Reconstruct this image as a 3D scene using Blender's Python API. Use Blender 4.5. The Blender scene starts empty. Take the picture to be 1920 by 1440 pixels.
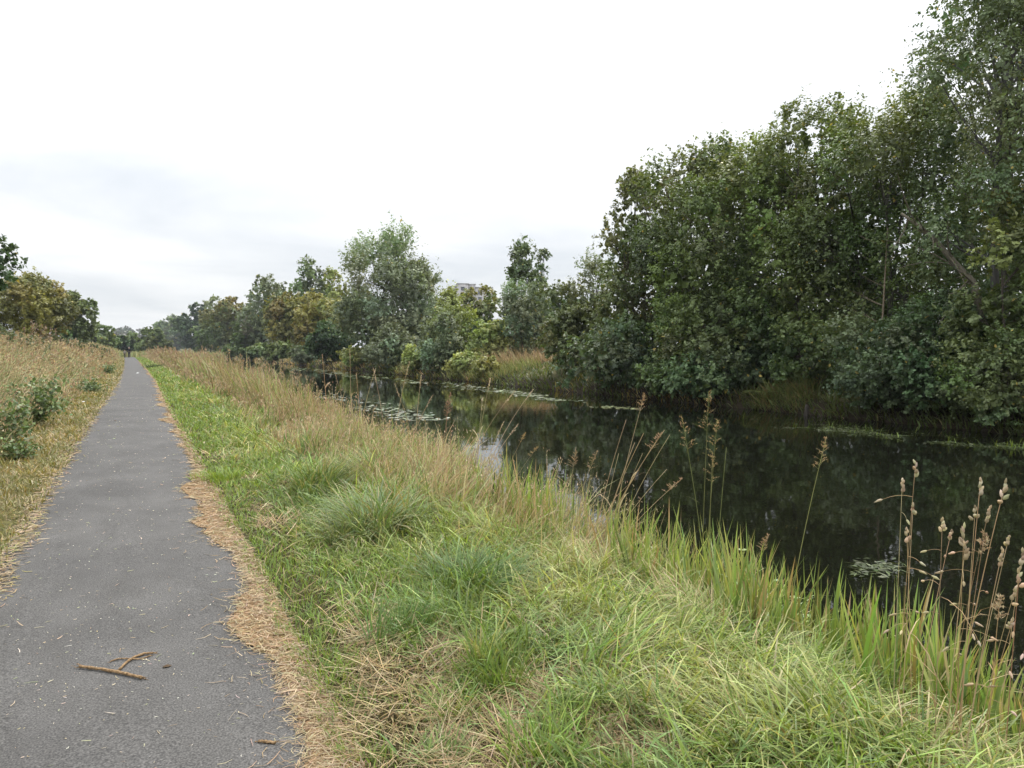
import bpy, math, random
import numpy as np

# ------------------------------------------------------------------ camera, sky, sun, exposure
SC = bpy.context.scene
COL = SC.collection
F_PX, CU, CV = 1371.0, 960.0, 720.0          # photograph: 1920 x 1440
CAM_H = 1.65
YAW = math.radians(27.44)                    # the towpath runs along +Y, the camera looks 27 deg to its right
PITCH = math.radians(-2.76)
cam_data = bpy.data.cameras.new('camera')
cam_data.sensor_width = 36.0
cam_data.lens = F_PX / 1920.0 * 36.0
cam_data.clip_start = 0.05
cam_data.clip_end = 6000.0
cam = bpy.data.objects.new('camera', cam_data)
cam.location = (0, 0, CAM_H)
cam.rotation_euler = (math.pi / 2 + PITCH, 0, -YAW)
COL.objects.link(cam)
SC.camera = cam

SUN_AZ, SUN_EL = math.radians(42), math.radians(52)     # azimuth from +Y towards +X
SKY_ZENITH = 1.95
HAZE = 0.0002
world = bpy.data.worlds.new('World')
SC.world = world
world.use_nodes = True
nt = world.node_tree
nt.nodes.clear()
N = nt.nodes.new
L = nt.links.new
out = N('ShaderNodeOutputWorld')
mixs = N('ShaderNodeMixShader')
mixs.inputs[0].default_value = 0.94                      # nearly closed cloud cover
bg_sky = N('ShaderNodeBackground'); bg_sky.inputs['Strength'].default_value = 0.1
sky = N('ShaderNodeTexSky'); sky.sky_type = 'NISHITA'; sky.sun_disc = False
sky.sun_elevation = SUN_EL; sky.sun_rotation = SUN_AZ
L(sky.outputs[0], bg_sky.inputs['Color'])
bg_cl = N('ShaderNodeBackground'); bg_cl.inputs['Strength'].default_value = 1.0
tc = N('ShaderNodeTexCoord')
sep = N('ShaderNodeSeparateXYZ'); L(tc.outputs['Generated'], sep.inputs[0])
def wmath(op, a, b=None, clamp=False):
    n = N('ShaderNodeMath'); n.operation = op; n.use_clamp = clamp
    for i, v in enumerate((a, b)):
        if v is None: continue
        if isinstance(v, (int, float)): n.inputs[i].default_value = v
        else: L(v, n.inputs[i])
    return n.outputs[0]
zpos = wmath('MAXIMUM', sep.outputs['Z'], 0.0)
zden = wmath('ADD', zpos, 0.14)
comb = N('ShaderNodeCombineXYZ')
L(wmath('DIVIDE', sep.outputs['X'], zden), comb.inputs['X'])
L(wmath('DIVIDE', sep.outputs['Y'], zden), comb.inputs['Y'])
no = N('ShaderNodeTexNoise'); no.inputs['Scale'].default_value = 0.8; no.inputs['Detail'].default_value = 5.0
no.inputs['Roughness'].default_value = 0.52; no.inputs['Distortion'].default_value = 0.35
mp = N('ShaderNodeMapping'); mp.inputs['Location'].default_value = (5.2, 9.1, 2.2)
L(comb.outputs[0], mp.inputs['Vector']); L(mp.outputs[0], no.inputs['Vector'])
ramp = N('ShaderNodeValToRGB')
ramp.color_ramp.elements[0].position = 0.31; ramp.color_ramp.elements[0].color = (0.69, 0.725, 0.77, 1)
ramp.color_ramp.elements[1].position = 0.63; ramp.color_ramp.elements[1].color = (1.0, 1.0, 1.0, 1)
L(no.outputs['Fac'], ramp.inputs[0])
lum = wmath('MULTIPLY', wmath('ADD', wmath('MULTIPLY', wmath('POWER', zpos, 1.5), 2.2), 0.9), SKY_ZENITH / 3.0)   # overcast sky: zenith about 3x the horizon
vm = N('ShaderNodeVectorMath'); vm.operation = 'SCALE'
L(ramp.outputs[0], vm.inputs[0]); L(lum, vm.inputs['Scale'])
L(vm.outputs[0], bg_cl.inputs['Color'])
L(bg_sky.outputs[0], mixs.inputs[1]); L(bg_cl.outputs[0], mixs.inputs[2]); L(mixs.outputs[0], out.inputs['Surface'])

sun_data = bpy.data.lights.new('sun', 'SUN')
sun_data.energy = 1.5
sun_data.angle = math.radians(10)
sun_data.color = (1.0, 0.96, 0.9)
sun = bpy.data.objects.new('sun', sun_data)
sun.rotation_euler = (math.pi / 2 - SUN_EL, 0, math.pi - SUN_AZ)
sun.location = (0, 0, 40)
COL.objects.link(sun)

SC.view_settings.view_transform = 'Standard'
SC.view_settings.look = 'None'
SC.view_settings.exposure = 0.78
SC.view_settings.gamma = 1.0
SC.view_settings.use_curve_mapping = False
SC.render.engine = 'CYCLES'
SC.cycles.max_bounces = 5
SC.cycles.diffuse_bounces = 2
SC.cycles.glossy_bounces = 3
SC.cycles.transmission_bounces = 3
SC.cycles.use_denoising = True
SC.cycles.use_adaptive_sampling = True
SC.cycles.adaptive_threshold = 0.02
SC.cycles.volume_bounces = 0
SC.cycles.caustics_reflective = False
SC.cycles.caustics_refractive = False

# ------------------------------------------------------------------ projection helpers (photograph pixels -> real places)
_s, _c = math.sin(YAW), math.cos(YAW)
_sp, _cp = math.sin(PITCH), math.cos(PITCH)
FWD = np.array([_s * _cp, _c * _cp, _sp]); RGT = np.array([_c, -_s, 0.0]); UPV = np.cross(RGT, FWD)
def ray(u, v):
    return FWD + RGT * ((u - CU) / F_PX) + UPV * ((CV - v) / F_PX)
def on_z(u, v, z):
    d = ray(u, v); t = (z - CAM_H) / d[2]
    return np.array([0, 0, CAM_H]) + d * t
def on_x(u, x, v=654.0):
    d = ray(u, v); t = x / d[0]
    return np.array([0, 0, CAM_H]) + d * t
def at_depth(u, v, dep):
    return np.array([0, 0, CAM_H]) + ray(u, v) * dep
def depth(p):
    return float((np.array(p) - np.array([0, 0, CAM_H])) @ FWD)

# ------------------------------------------------------------------ noise
def vnoise(x, y, scale, seed=0):
    x = np.asarray(x, float) / scale + 1000.0; y = np.asarray(y, float) / scale + 1000.0
    xi = np.floor(x).astype(np.int64); yi = np.floor(y).astype(np.int64)
    fx = x - xi; fy = y - yi
    fx = fx * fx * (3 - 2 * fx); fy = fy * fy * (3 - 2 * fy)
    def h(a, b):
        n = (a * 374761393 + b * 668265263 + seed * 1442695041) & 0x7fffffff
        n = ((n ^ (n >> 13)) * 1274126177) & 0x7fffffff
        return ((n ^ (n >> 16)) & 0xffff) / 65535.0
    return (h(xi, yi) * (1 - fx) + h(xi + 1, yi) * fx) * (1 - fy) + (h(xi, yi + 1) * (1 - fx) + h(xi + 1, yi + 1) * fx) * fy
def fbm(x, y, scale, seed=0):
    return 0.55 * vnoise(x, y, scale, seed) + 0.3 * vnoise(x, y, scale * 0.47, seed + 7) + 0.15 * vnoise(x, y, scale * 0.21, seed + 13)
def sstep(a, b, x):
    t = np.clip((np.asarray(x, float) - a) / (b - a), 0, 1)
    return t * t * (3 - 2 * t)

# ------------------------------------------------------------------ layout
WATER_Z = -0.5
_cy = np.array([-60, 2, 5, 7, 24, 39, 62, 98, 150, 210, 300, 600.0])
_cx = np.array([-0.6, -0.15, -0.11, -0.085, 0.03, 0.22, 0.2, 0.03, -0.35, -1.5, -7, -60.0])
_fy = np.arange(-60, 601, 1.0)
_fx = np.convolve(np.pad(np.interp(_fy, _cy, _cx), 6, mode='edge'), np.ones(13) / 13, mode='valid')
_fx[:72] = np.interp(_fy[:72], _cy, _cx)
def path_c(y): return np.interp(y, _fy, _fx)
def edge_r(y): return path_c(y) + 0.86            # where the green verge starts
def edge_l(y): return path_c(y) - 0.86 - 0.05 * (vnoise(y, 0, 0.9, 3) - 0.5)
def asphalt_r(y): return edge_r(y) - 0.10 - 0.30 * np.clip(fbm(y, 0, 0.75, 5) - 0.38, 0, 1) * 1.7 * (0.75 + 0.4 * sstep(4, 7, y)) - 0.05 * (1 - sstep(3.6, 6, y))

def ground_z(x, y):
    x = np.asarray(x, float); y = np.asarray(y, float)
    xl = np.array([-600, -60, -14, -8, -5.5, -3.6, -2.4, -1.75, -0.95, 0, 0.8, 1.6, 2.8, 3.3, 3.8, 4.6, 6.5, 17, 18.9, 19.4, 20.2, 22.5, 26, 34, 60, 600])
    zl = np.array([3.4, 2.8, 2.35, 2.05, 1.62, 0.95, 0.34, 0.03, -0.012, -0.012, 0.0, 0.035, 0.0, -0.16, -0.42, -0.95, -1.6, -1.6, -1.2, -0.5, -0.05, 0.45, 0.75, 0.95, 1.5, 3.0])
    z = np.interp(x, xl, zl)
    off = sstep(1.0, 1.7, np.abs(x))
    z = z + off * (fbm(x, y, 1.3, 21) - 0.5) * 0.12
    z = z + 15.0 * np.exp(-((x - 12) / 42.0) ** 2 - ((y - 950) / 160.0) ** 2) + 5.0 * np.exp(-((x - 90) / 140.0) ** 2 - ((y - 1050) / 200.0) ** 2) + 4 * np.exp(-((x + 120) / 130.0) ** 2 - ((y - 1000) / 200.0) ** 2)
    return z
def gz(x, y): return float(ground_z(x, y))

# ------------------------------------------------------------------ mesh builder
class MB:
    def __init__(self): self.v = []; self.f = []; self.c = []; self.n = 0
    def add(self, v, f, col=(0.5, 0.5, 0.5)):
        v = np.asarray(v, np.float32).reshape(-1, 3)
        if len(v) == 0: return
        fs = f if isinstance(f, list) else [f]
        for q in fs:
            self.f.append(np.asarray(q, np.int64) + self.n)
        c = np.asarray(col, np.float32)
        if c.ndim == 1: c = np.broadcast_to(c[:3], (len(v), 3))
        self.v.append(v); self.c.append(c); self.n += len(v)
    def mesh(self, name, mat, smooth=False):
        me = bpy.data.meshes.new(name)
        v = np.concatenate(self.v); c = np.concatenate(self.c)
        loops = np.concatenate([q.ravel() for q in self.f]).astype(np.int32)
        tot = np.concatenate([np.full(len(q), q.shape[1], np.int32) for q in self.f])
        start = np.concatenate([[0], np.cumsum(tot)[:-1]]).astype(np.int32)
        me.vertices.add(len(v)); me.vertices.foreach_set('co', v.ravel())
        me.loops.add(len(loops)); me.loops.foreach_set('vertex_index', loops)
        me.polygons.add(len(tot)); me.polygons.foreach_set('loop_start', start)
        if smooth: me.polygons.foreach_set('use_smooth', np.ones(len(tot), bool))
        me.update(calc_edges=True)
        a = me.attributes.new('Col', 'FLOAT_COLOR', 'POINT')
        a.data.foreach_set('color', np.concatenate([c, np.ones((len(c), 1), np.float32)], 1).ravel())
        me.materials.append(mat)
        return me
    def build(self, name, mat, parent=None, smooth=False, loc=None):
        o = bpy.data.objects.new(name, self.mesh(name, mat, smooth))
        COL.objects.link(o)
        if parent is not None: o.parent = parent
        if loc is not None: o.location = loc
        return o
def tag(o, label=None, cat=None, group=None, kind=None):
    if label: o['label'] = label
    if cat: o['category'] = cat
    if group: o['group'] = group
    if kind: o['kind'] = kind
    elif cat: o['kind'] = 'thing'
    return o
def empty(name, loc):
    o = bpy.data.objects.new(name, None); o.location = loc; o.empty_display_size = 0.2
    COL.objects.link(o); return o

def grid_faces(nr, nc, closed=False):
    i = np.arange(nr - 1)[:, None]; j = np.arange(nc if closed else nc - 1)[None, :]
    j2 = (j + 1) % nc if closed else j + 1
    a = i * nc + j; b = i * nc + j2; c = (i + 1) * nc + j2; d = (i + 1) * nc + j
    return np.stack([a + 0 * b, b, c, d], -1).reshape(-1, 4)
def tube(mb, pts, rad, sides=6, col=(0.1, 0.08, 0.06), cap=True):
    pts = np.asarray(pts, float); n = len(pts); rad = np.broadcast_to(np.asarray(rad, float), (n,))
    tan = np.gradient(pts, axis=0); tan /= np.linalg.norm(tan, axis=1, keepdims=True) + 1e-9
    ref = np.array([0.31, 0.95, 0.05]) if abs(tan[:, 2]).mean() > 0.6 else np.array([0, 0, 1.0])
    s = np.cross(tan, ref); s /= np.linalg.norm(s, axis=1, keepdims=True) + 1e-9
    b = np.cross(tan, s)
    a = np.linspace(0, 2 * math.pi, sides, endpoint=False)
    v = pts[:, None, :] + rad[:, None, None] * (np.cos(a)[None, :, None] * s[:, None, :] + np.sin(a)[None, :, None] * b[:, None, :])
    fs = [grid_faces(n, sides, True)]
    if cap:
        fs.append(np.arange(sides)[None, ::-1].copy()); fs.append(((n - 1) * sides + np.arange(sides))[None, :])
    mb.add(v.reshape(-1, 3), fs, col)
def box(mb, x0, x1, y0, y1, z0, z1, col=(0.5, 0.5, 0.5)):
    v = [(x, y, z) for z in (z0, z1) for y in (y0, y1) for x in (x0, x1)]
    mb.add(v, np.array([[0, 2, 3, 1], [4, 5, 7, 6], [0, 1, 5, 4], [2, 6, 7, 3], [0, 4, 6, 2], [1, 3, 7, 5]]), col)
def unit(v): return v / (np.linalg.norm(v, axis=-1, keepdims=True) + 1e-9)
def diamonds(mb, P, A, Nn, Ln, Wd, col):
    """leaf shaped quads: centre P, long axis A, rough normal Nn, length Ln, width Wd"""
    A = unit(A); S = unit(np.cross(Nn, A)); Nn = np.cross(A, S)
    Ln = np.asarray(Ln)[:, None]; Wd = np.asarray(Wd)[:, None]
    v = np.stack([P - A * Ln * 0.5, P + S * Wd * 0.5 - A * Ln * 0.06 + Nn * Wd * 0.12, P + A * Ln * 0.5, P - S * Wd * 0.5 - A * Ln * 0.06 + Nn * Wd * 0.12], 1)
    n = len(P)
    f = np.arange(4 * n).reshape(n, 4)
    c = np.repeat(col, 4, axis=0)
    mb.add(v.reshape(-1, 3), f, c)
def blades(mb, P, h, w, ang, lean, curl, cb, ct, twist=None, segs=3, floor=0.012):
    """grass blades rooted at P, leaning towards ang, curling over"""
    n = len(P)
    if n == 0: return
    h = np.broadcast_to(h, (n,)); w = np.broadcast_to(w, (n,)); lean = np.broadcast_to(lean, (n,)); curl = np.broadcast_to(curl, (n,))
    ss = {3: np.array([0, 0.38, 0.74, 1.0]), 2: np.array([0, 0.55, 1.0]), 4: np.array([0, .28, .55, .8, 1.0])}[segs]
    wf = {3: [0.8, 1.0, 0.72, 0], 2: [0.9, 0.9, 0], 4: [.85, 1, .9, .6, 0]}[segs]
    d = np.stack([np.cos(ang), np.sin(ang), np.zeros(n)], 1)
    tw = ang + math.pi / 2 + (0 if twist is None else twist)
    sd = np.stack([np.cos(tw), np.sin(tw), np.zeros(n)], 1)
    pos = np.array(P, float); z0 = pos[:, 2].copy()
    ring = []; cols = []
    k = len(ss)
    for i in range(k):
        if i:
            th = lean + curl * (ss[i] + ss[i - 1]) * 0.5
            st = h * (ss[i] - ss[i - 1])
            pos = pos + d * (st * np.sin(th))[:, None]
            pos[:, 2] = np.maximum(pos[:, 2] + st * np.cos(th), z0 + floor)
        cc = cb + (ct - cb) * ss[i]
        if i < k - 1:
            ring += [pos - sd * (w * wf[i] * 0.5)[:, None], pos + sd * (w * wf[i] * 0.5)[:, None]]; cols += [cc, cc]
        else:
            ring.append(pos.copy()); cols.append(cc)
    m = len(ring)
    v = np.stack(ring, 1).reshape(-1, 3); c = np.stack(cols, 1).reshape(-1, 3)
    base = (np.arange(n) * m)[:, None]
    fq = [base + np.array([[2 * i, 2 * i + 1, 2 * i + 3, 2 * i + 2]]) for i in range(k - 2)]
    ft = base + np.array([[2 * (k - 2), 2 * (k - 2) + 1, 2 * (k - 1)]])
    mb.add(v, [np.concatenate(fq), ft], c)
    return pos
def pick(rng, cols, n, jit=0.18):
    cols = np.asarray(cols, float)
    c = cols[rng.integers(0, len(cols), n)]
    return np.clip(c * (1 + jit * rng.standard_normal((n, 1))) * (1 + 0.06 * rng.standard_normal((n, 3))), 0.004, 0.9)

# ------------------------------------------------------------------ materials
def new_mat(name):
    m = bpy.data.materials.new(name); m.use_nodes = True
    m.node_tree.nodes.clear()
    return m, m.node_tree.nodes.new, m.node_tree.links.new
def plant_mat(name, transl=0.3, rough=0.55, spec=0.35, tint=(1.25, 1.2, 0.6)):
    m, n, l = new_mat(name)
    o = n('ShaderNodeOutputMaterial'); mx = n('ShaderNodeMixShader'); mx.inputs[0].default_value = transl
    at = n('ShaderNodeAttribute'); at.attribute_name = 'Col'
    nz = n('ShaderNodeTexNoise'); nz.inputs['Scale'].default_value = 9.0; nz.inputs['Detail'].default_value = 2.0
    g = n('ShaderNodeNewGeometry'); l(g.outputs['Position'], nz.inputs['Vector'])
    hs = n('ShaderNodeMapRange'); hs.inputs[3].default_value = 0.82; hs.inputs[4].default_value = 1.18
    l(nz.outputs['Fac'], hs.inputs[0])
    sc = n('ShaderNodeVectorMath'); sc.operation = 'SCALE'; l(at.outputs['Color'], sc.inputs[0]); l(hs.outputs[0], sc.inputs['Scale'])
    p = n('ShaderNodeBsdfPrincipled'); p.inputs['Roughness'].default_value = rough; p.inputs['Specular IOR Level'].default_value = spec
    l(sc.outputs[0], p.inputs['Base Color'])
    t = n('ShaderNodeBsdfTranslucent')
    ml = n('ShaderNodeVectorMath'); ml.operation = 'MULTIPLY'; ml.inputs[1].default_value = tint
    l(sc.outputs[0], ml.inputs[0]); l(ml.outputs[0], t.inputs['Color'])
    l(p.outputs[0], mx.inputs[1]); l(t.outputs[0], mx.inputs[2]); l(mx.outputs[0], o.inputs['Surface'])
    return m
def flat_mat(name, col, rough=0.8, spec=0.3, var=0.25, scale=8.0, bump=0.0, col2=None):
    m, n, l = new_mat(name)
    o = n('ShaderNodeOutputMaterial'); p = n('ShaderNodeBsdfPrincipled')
    p.inputs['Roughness'].default_value = rough; p.inputs['Specular IOR Level'].default_value = spec
    tcn = n('ShaderNodeTexCoord'); nz = n('ShaderNodeTexNoise'); nz.inputs['Scale'].default_value = scale; nz.inputs['Detail'].default_value = 6.0
    l(tcn.outputs['Object'], nz.inputs['Vector'])
    r = n('ShaderNodeValToRGB'); r.color_ramp.elements[0].position = 0.3; r.color_ramp.elements[1].position = 0.7
    c2 = col2 if col2 else tuple(min(1, c * (1 + var)) for c in col)
    r.color_ramp.elements[0].color = (*[c * (1 - var) for c in col], 1); r.color_ramp.elements[1].color = (*c2, 1)
    l(nz.outputs['Fac'], r.inputs[0]); l(r.outputs[0], p.inputs['Base Color'])
    if bump:
        b = n('ShaderNodeBump'); b.inputs['Strength'].default_value = bump; b.inputs['Distance'].default_value = 0.02
        l(nz.outputs['Fac'], b.inputs['Height']); l(b.outputs[0], p.inputs['Normal'])
    l(p.outputs[0], o.inputs['Surface'])
    return m
def bark_mat():
    m, n, l = new_mat('bark')
    o = n('ShaderNodeOutputMaterial'); p = n('ShaderNodeBsdfPrincipled'); p.inputs['Roughness'].default_value = 0.9
    at = n('ShaderNodeAttribute'); at.attribute_name = 'Col'
    g = n('ShaderNodeNewGeometry'); mp_ = n('ShaderNodeMapping'); mp_.inputs['Scale'].default_value = (9, 9, 2)
    nz = n('ShaderNodeTexNoise'); nz.inputs['Scale'].default_value = 3.0; nz.inputs['Detail'].default_value = 6.0
    l(g.outputs['Position'], mp_.inputs['Vector']); l(mp_.outputs[0], nz.inputs['Vector'])
    hs = n('ShaderNodeMapRange'); hs.inputs[3].default_value = 0.5; hs.inputs[4].default_value = 1.5; l(nz.outputs['Fac'], hs.inputs[0])
    sc = n('ShaderNodeVectorMath'); sc.operation = 'SCALE'; l(at.outputs['Color'], sc.inputs[0]); l(hs.outputs[0], sc.inputs['Scale'])
    b = n('ShaderNodeBump'); b.inputs['Strength'].default_value = 0.6; l(nz.outputs['Fac'], b.inputs['Height']); l(b.outputs[0], p.inputs['Normal'])
    l(sc.outputs[0], p.inputs['Base Color']); l(p.outputs[0], o.inputs['Surface'])
    return m
def asphalt_mat():
    m, n, l = new_mat('asphalt')
    o = n('ShaderNodeOutputMaterial'); p = n('ShaderNodeBsdfPrincipled'); p.inputs['Roughness'].default_value = 0.82; p.inputs['Specular IOR Level'].default_value = 0.3
    tcn = n('ShaderNodeTexCoord')
    big = n('ShaderNodeTexNoise'); big.inputs['Scale'].default_value = 0.9; big.inputs['Detail'].default_value = 5.0; big.inputs['Roughness'].default_value = 0.6
    fine = n('ShaderNodeTexNoise'); fine.inputs['Scale'].default_value = 120.0; fine.inputs['Detail'].default_value = 3.0
    vor = n('ShaderNodeTexVoronoi'); vor.inputs['Scale'].default_value = 110.0
    for t in (big, fine, vor): l(tcn.outputs['Object'], t.inputs['Vector'])
    r1 = n('ShaderNodeValToRGB'); r1.color_ramp.elements[0].position = 0.25; r1.color_ramp.elements[1].position = 0.75
    r1.color_ramp.elements[0].color = (0.074, 0.0715, 0.069, 1); r1.color_ramp.elements[1].color = (0.122, 0.118, 0.113, 1)
    l(big.outputs['Fac'], r1.inputs[0])
    r2 = n('ShaderNodeValToRGB'); r2.color_ramp.elements[0].position = 0.32; r2.color_ramp.elements[1].position = 0.72
    r2.color_ramp.elements[0].color = (0.42, 0.42, 0.42, 1); r2.color_ramp.elements[1].color = (1.6, 1.58, 1.55, 1)
    l(fine.outputs['Fac'], r2.inputs[0])
    mu = n('ShaderNodeMix'); mu.data_type = 'RGBA'; mu.blend_type = 'MULTIPLY'; mu.inputs[0].default_value = 1.0
    l(r1.outputs[0], mu.inputs[6]); l(r2.outputs[0], mu.inputs[7])
    r3 = n('ShaderNodeValToRGB'); r3.color_ramp.elements[0].position = 0.0; r3.color_ramp.elements[1].position = 0.5
    r3.color_ramp.elements[0].color = (1.2, 1.2, 1.2, 1); r3.color_ramp.elements[1].color = (0.85, 0.85, 0.85, 1)
    l(vor.outputs['Distance'], r3.inputs[0])
    mu2 = n('ShaderNodeMix'); mu2.data_type = 'RGBA'; mu2.blend_type = 'MULTIPLY'; mu2.inputs[0].default_value = 1.0
    l(mu.outputs[2], mu2.inputs[6]); l(r3.outputs[0], mu2.inputs[7])
    # worn lanes, seams and fine cracks
    mpc = n('ShaderNodeMapping'); mpc.inputs['Scale'].default_value = (1.0, .45, 1.0); l(tcn.outputs['Object'], mpc.inputs['Vector'])
    wob = n('ShaderNodeTexNoise'); wob.inputs['Scale'].default_value = 2.2; wob.inputs['Detail'].default_value = 4.0; l(mpc.outputs[0], wob.inputs['Vector'])
    wadd = n('ShaderNodeVectorMath'); wadd.operation = 'MULTIPLY_ADD'; wadd.inputs[1].default_value = (.5, .5, .5); l(wob.outputs['Color'], wadd.inputs[0]); l(mpc.outputs[0], wadd.inputs[2])
    cr = n('ShaderNodeTexVoronoi'); cr.feature = 'DISTANCE_TO_EDGE'; cr.inputs['Scale'].default_value = 0.55; l(wadd.outputs[0], cr.inputs['Vector'])
    r4 = n('ShaderNodeValToRGB'); r4.color_ramp.elements[0].position = 0.0; r4.color_ramp.elements[1].position = 0.012
    r4.color_ramp.elements[0].color = (.62, .61, .6, 1); r4.color_ramp.elements[1].color = (1, 1, 1, 1); l(cr.outputs['Distance'], r4.inputs[0])
    mu3 = n('ShaderNodeMix'); mu3.data_type = 'RGBA'; mu3.blend_type = 'MULTIPLY'; mu3.inputs[0].default_value = .3; l(mu2.outputs[2], mu3.inputs[6]); l(r4.outputs[0], mu3.inputs[7])
    st = n('ShaderNodeTexNoise'); st.inputs['Scale'].default_value = 3.4; st.inputs['Detail'].default_value = 7.0; st.inputs['Roughness'].default_value = .7; l(mpc.outputs[0], st.inputs['Vector'])
    r5 = n('ShaderNodeValToRGB'); r5.color_ramp.elements[0].position = .32; r5.color_ramp.elements[1].position = .6
    r5.color_ramp.elements[0].color = (.86, .855, .84, 1); r5.color_ramp.elements[1].color = (1.06, 1.06, 1.06, 1); l(st.outputs['Fac'], r5.inputs[0])
    mu4 = n('ShaderNodeMix'); mu4.data_type = 'RGBA'; mu4.blend_type = 'MULTIPLY'; mu4.inputs[0].default_value = 1.0; l(mu3.outputs[2], mu4.inputs[6]); l(r5.outputs[0], mu4.inputs[7])
    b = n('ShaderNodeBump'); b.inputs['Strength'].default_value = 0.5; b.inputs['Distance'].default_value = 0.004
    l(fine.outputs['Fac'], b.inputs['Height']); l(b.outputs[0], p.inputs['Normal'])
    l(mu4.outputs[2], p.inputs['Base Color']); l(p.outputs[0], o.inputs['Surface'])
    return m
def ground_mat():
    m, n, l = new_mat('earth')
    o = n('ShaderNodeOutputMaterial'); p = n('ShaderNodeBsdfPrincipled'); p.inputs['Roughness'].default_value = 0.95; p.inputs['Specular IOR Level'].default_value = 0.1
    at = n('ShaderNodeAttribute'); at.attribute_name = 'Col'
    g = n('ShaderNodeNewGeometry')
    nz = n('ShaderNodeTexNoise'); nz.inputs['Scale'].default_value = 14.0; nz.inputs['Detail'].default_value = 8.0; nz.inputs['Roughness'].default_value = 0.7
    l(g.outputs['Position'], nz.inputs['Vector'])
    hs = n('ShaderNodeMapRange'); hs.inputs[1].default_value = 0.3; hs.inputs[2].default_value = 0.7; hs.inputs[3].default_value = 0.55; hs.inputs[4].default_value = 1.45
    l(nz.outputs['Fac'], hs.inputs[0])
    sc = n('ShaderNodeVectorMath'); sc.operation = 'SCALE'; l(at.outputs['Color'], sc.inputs[0]); l(hs.outputs[0], sc.inputs['Scale'])
    b = n('ShaderNodeBump'); b.inputs['Strength'].default_value = 0.8; b.inputs['Distance'].default_value = 0.03
    l(nz.outputs['Fac'], b.inputs['Height']); l(b.outputs[0], p.inputs['Normal'])
    l(sc.outputs[0], p.inputs['Base Color']); l(p.outputs[0], o.inputs['Surface'])
    return m
def water_mat():
    m, n, l = new_mat('canal_water')
    o = n('ShaderNodeOutputMaterial'); p = n('ShaderNodeBsdfPrincipled')
    p.inputs['Base Color'].default_value = (0.006, 0.0065, 0.004, 1); p.inputs['Roughness'].default_value = 0.02; p.inputs['IOR'].default_value = 1.333
    g = n('ShaderNodeNewGeometry')
    n1 = n('ShaderNodeTexNoise'); n1.inputs['Scale'].default_value = 1.6; n1.inputs['Detail'].default_value = 3.0
    n2 = n('ShaderNodeTexNoise'); n2.inputs['Scale'].default_value = 9.0; n2.inputs['Detail'].default_value = 2.0
    l(g.outputs['Position'], n1.inputs['Vector']); l(g.outputs['Position'], n2.inputs['Vector'])
    ad = n('ShaderNodeMath'); ad.operation = 'MULTIPLY_ADD'; ad.inputs[1].default_value = 0.12
    l(n2.outputs['Fac'], ad.inputs[0]); l(n1.outputs['Fac'], ad.inputs[2])
    b = n('ShaderNodeBump'); b.inputs['Strength'].default_value = 0.05; b.inputs['Distance'].default_value = 0.05
    l(ad.outputs[0], b.inputs['Height']); l(b.outputs[0], p.inputs['Normal']); l(p.outputs[0], o.inputs['Surface'])
    return m
M_LEAF = plant_mat('leaf', 0.27, 0.5, 0.4)
M_GRASS = plant_mat('grass_blade', 0.3, 0.5, 0.35)
M_DRY = plant_mat('dry_grass', 0.22, 0.7, 0.2, (1.1, 1.0, 0.85))
M_REED = plant_mat('reed_blade', 0.35, 0.42, 0.45, (1.25, 1.2, 0.5))
M_PAD = plant_mat('lily_leaf', 0.05, 0.3, 0.6)
M_BARK = bark_mat(); M_ASPH = asphalt_mat(); M_EARTH = ground_mat(); M_WATER = water_mat()

# ------------------------------------------------------------------ ground, path, water
def ground():
    xs = np.unique(np.concatenate([[-1500, -700, -350, -180, -100, -60, -40, -25], np.arange(-18, -4, 1.0), np.arange(-4, 5.2, 0.14), np.arange(5.5, 18, 1.5), np.arange(18, 24, 0.4), np.arange(24, 44, 2.0), [50, 70, 100, 150, 220, 350, 700, 1500]]))
    ys = np.unique(np.concatenate([[-300, -120, -50, -20, -8], np.arange(-3, 14, 0.16), np.arange(14, 40, 0.6), np.arange(40, 160, 3.0), np.arange(160, 500, 20.0), np.arange(500, 1500, 40.0), [1700, 2200, 3200]]))
    X, Y = np.meshgrid(xs, ys)
    Z = ground_z(X, Y)
    col = np.zeros(X.shape + (3,))
    col[:] = (0.075, 0.075, 0.03)
    f = fbm(X, Y, 0.9, 31)[..., None]
    near = (sstep(0.7, 0.9, X) * (1 - sstep(2.6, 3.2, X)))[..., None]
    col = col * (1 - near) + near * (np.array([0.06, 0.05, 0.024]) * (0.6 + 0.8 * f))
    left = (1 - sstep(-1.2, -0.9, X))[..., None]
    col = col * (1 - left) + left * (np.array([0.13, 0.115, 0.045]) * (0.7 + 0.6 * f))
    mud = (sstep(3.1, 3.7, X) * (1 - sstep(20.2, 20.9, X)))[..., None]
    col = col * (1 - mud) + mud * np.array([0.028, 0.022, 0.014])
    fb = sstep(20.2, 21, X)[..., None]
    col = col * (1 - fb) + fb * (np.array([0.09, 0.085, 0.035]) * (0.6 + 0.8 * fbm(X, Y, 6, 41)[..., None]))
    mb = MB(); mb.add(np.stack([X, Y, Z], -1).reshape(-1, 3), grid_faces(len(ys), len(xs)), col.reshape(-1, 3))
    return tag(mb.build('ground', M_EARTH, smooth=True), 'grassy earth banks either side of the canal', kind='structure')
ground()
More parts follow.
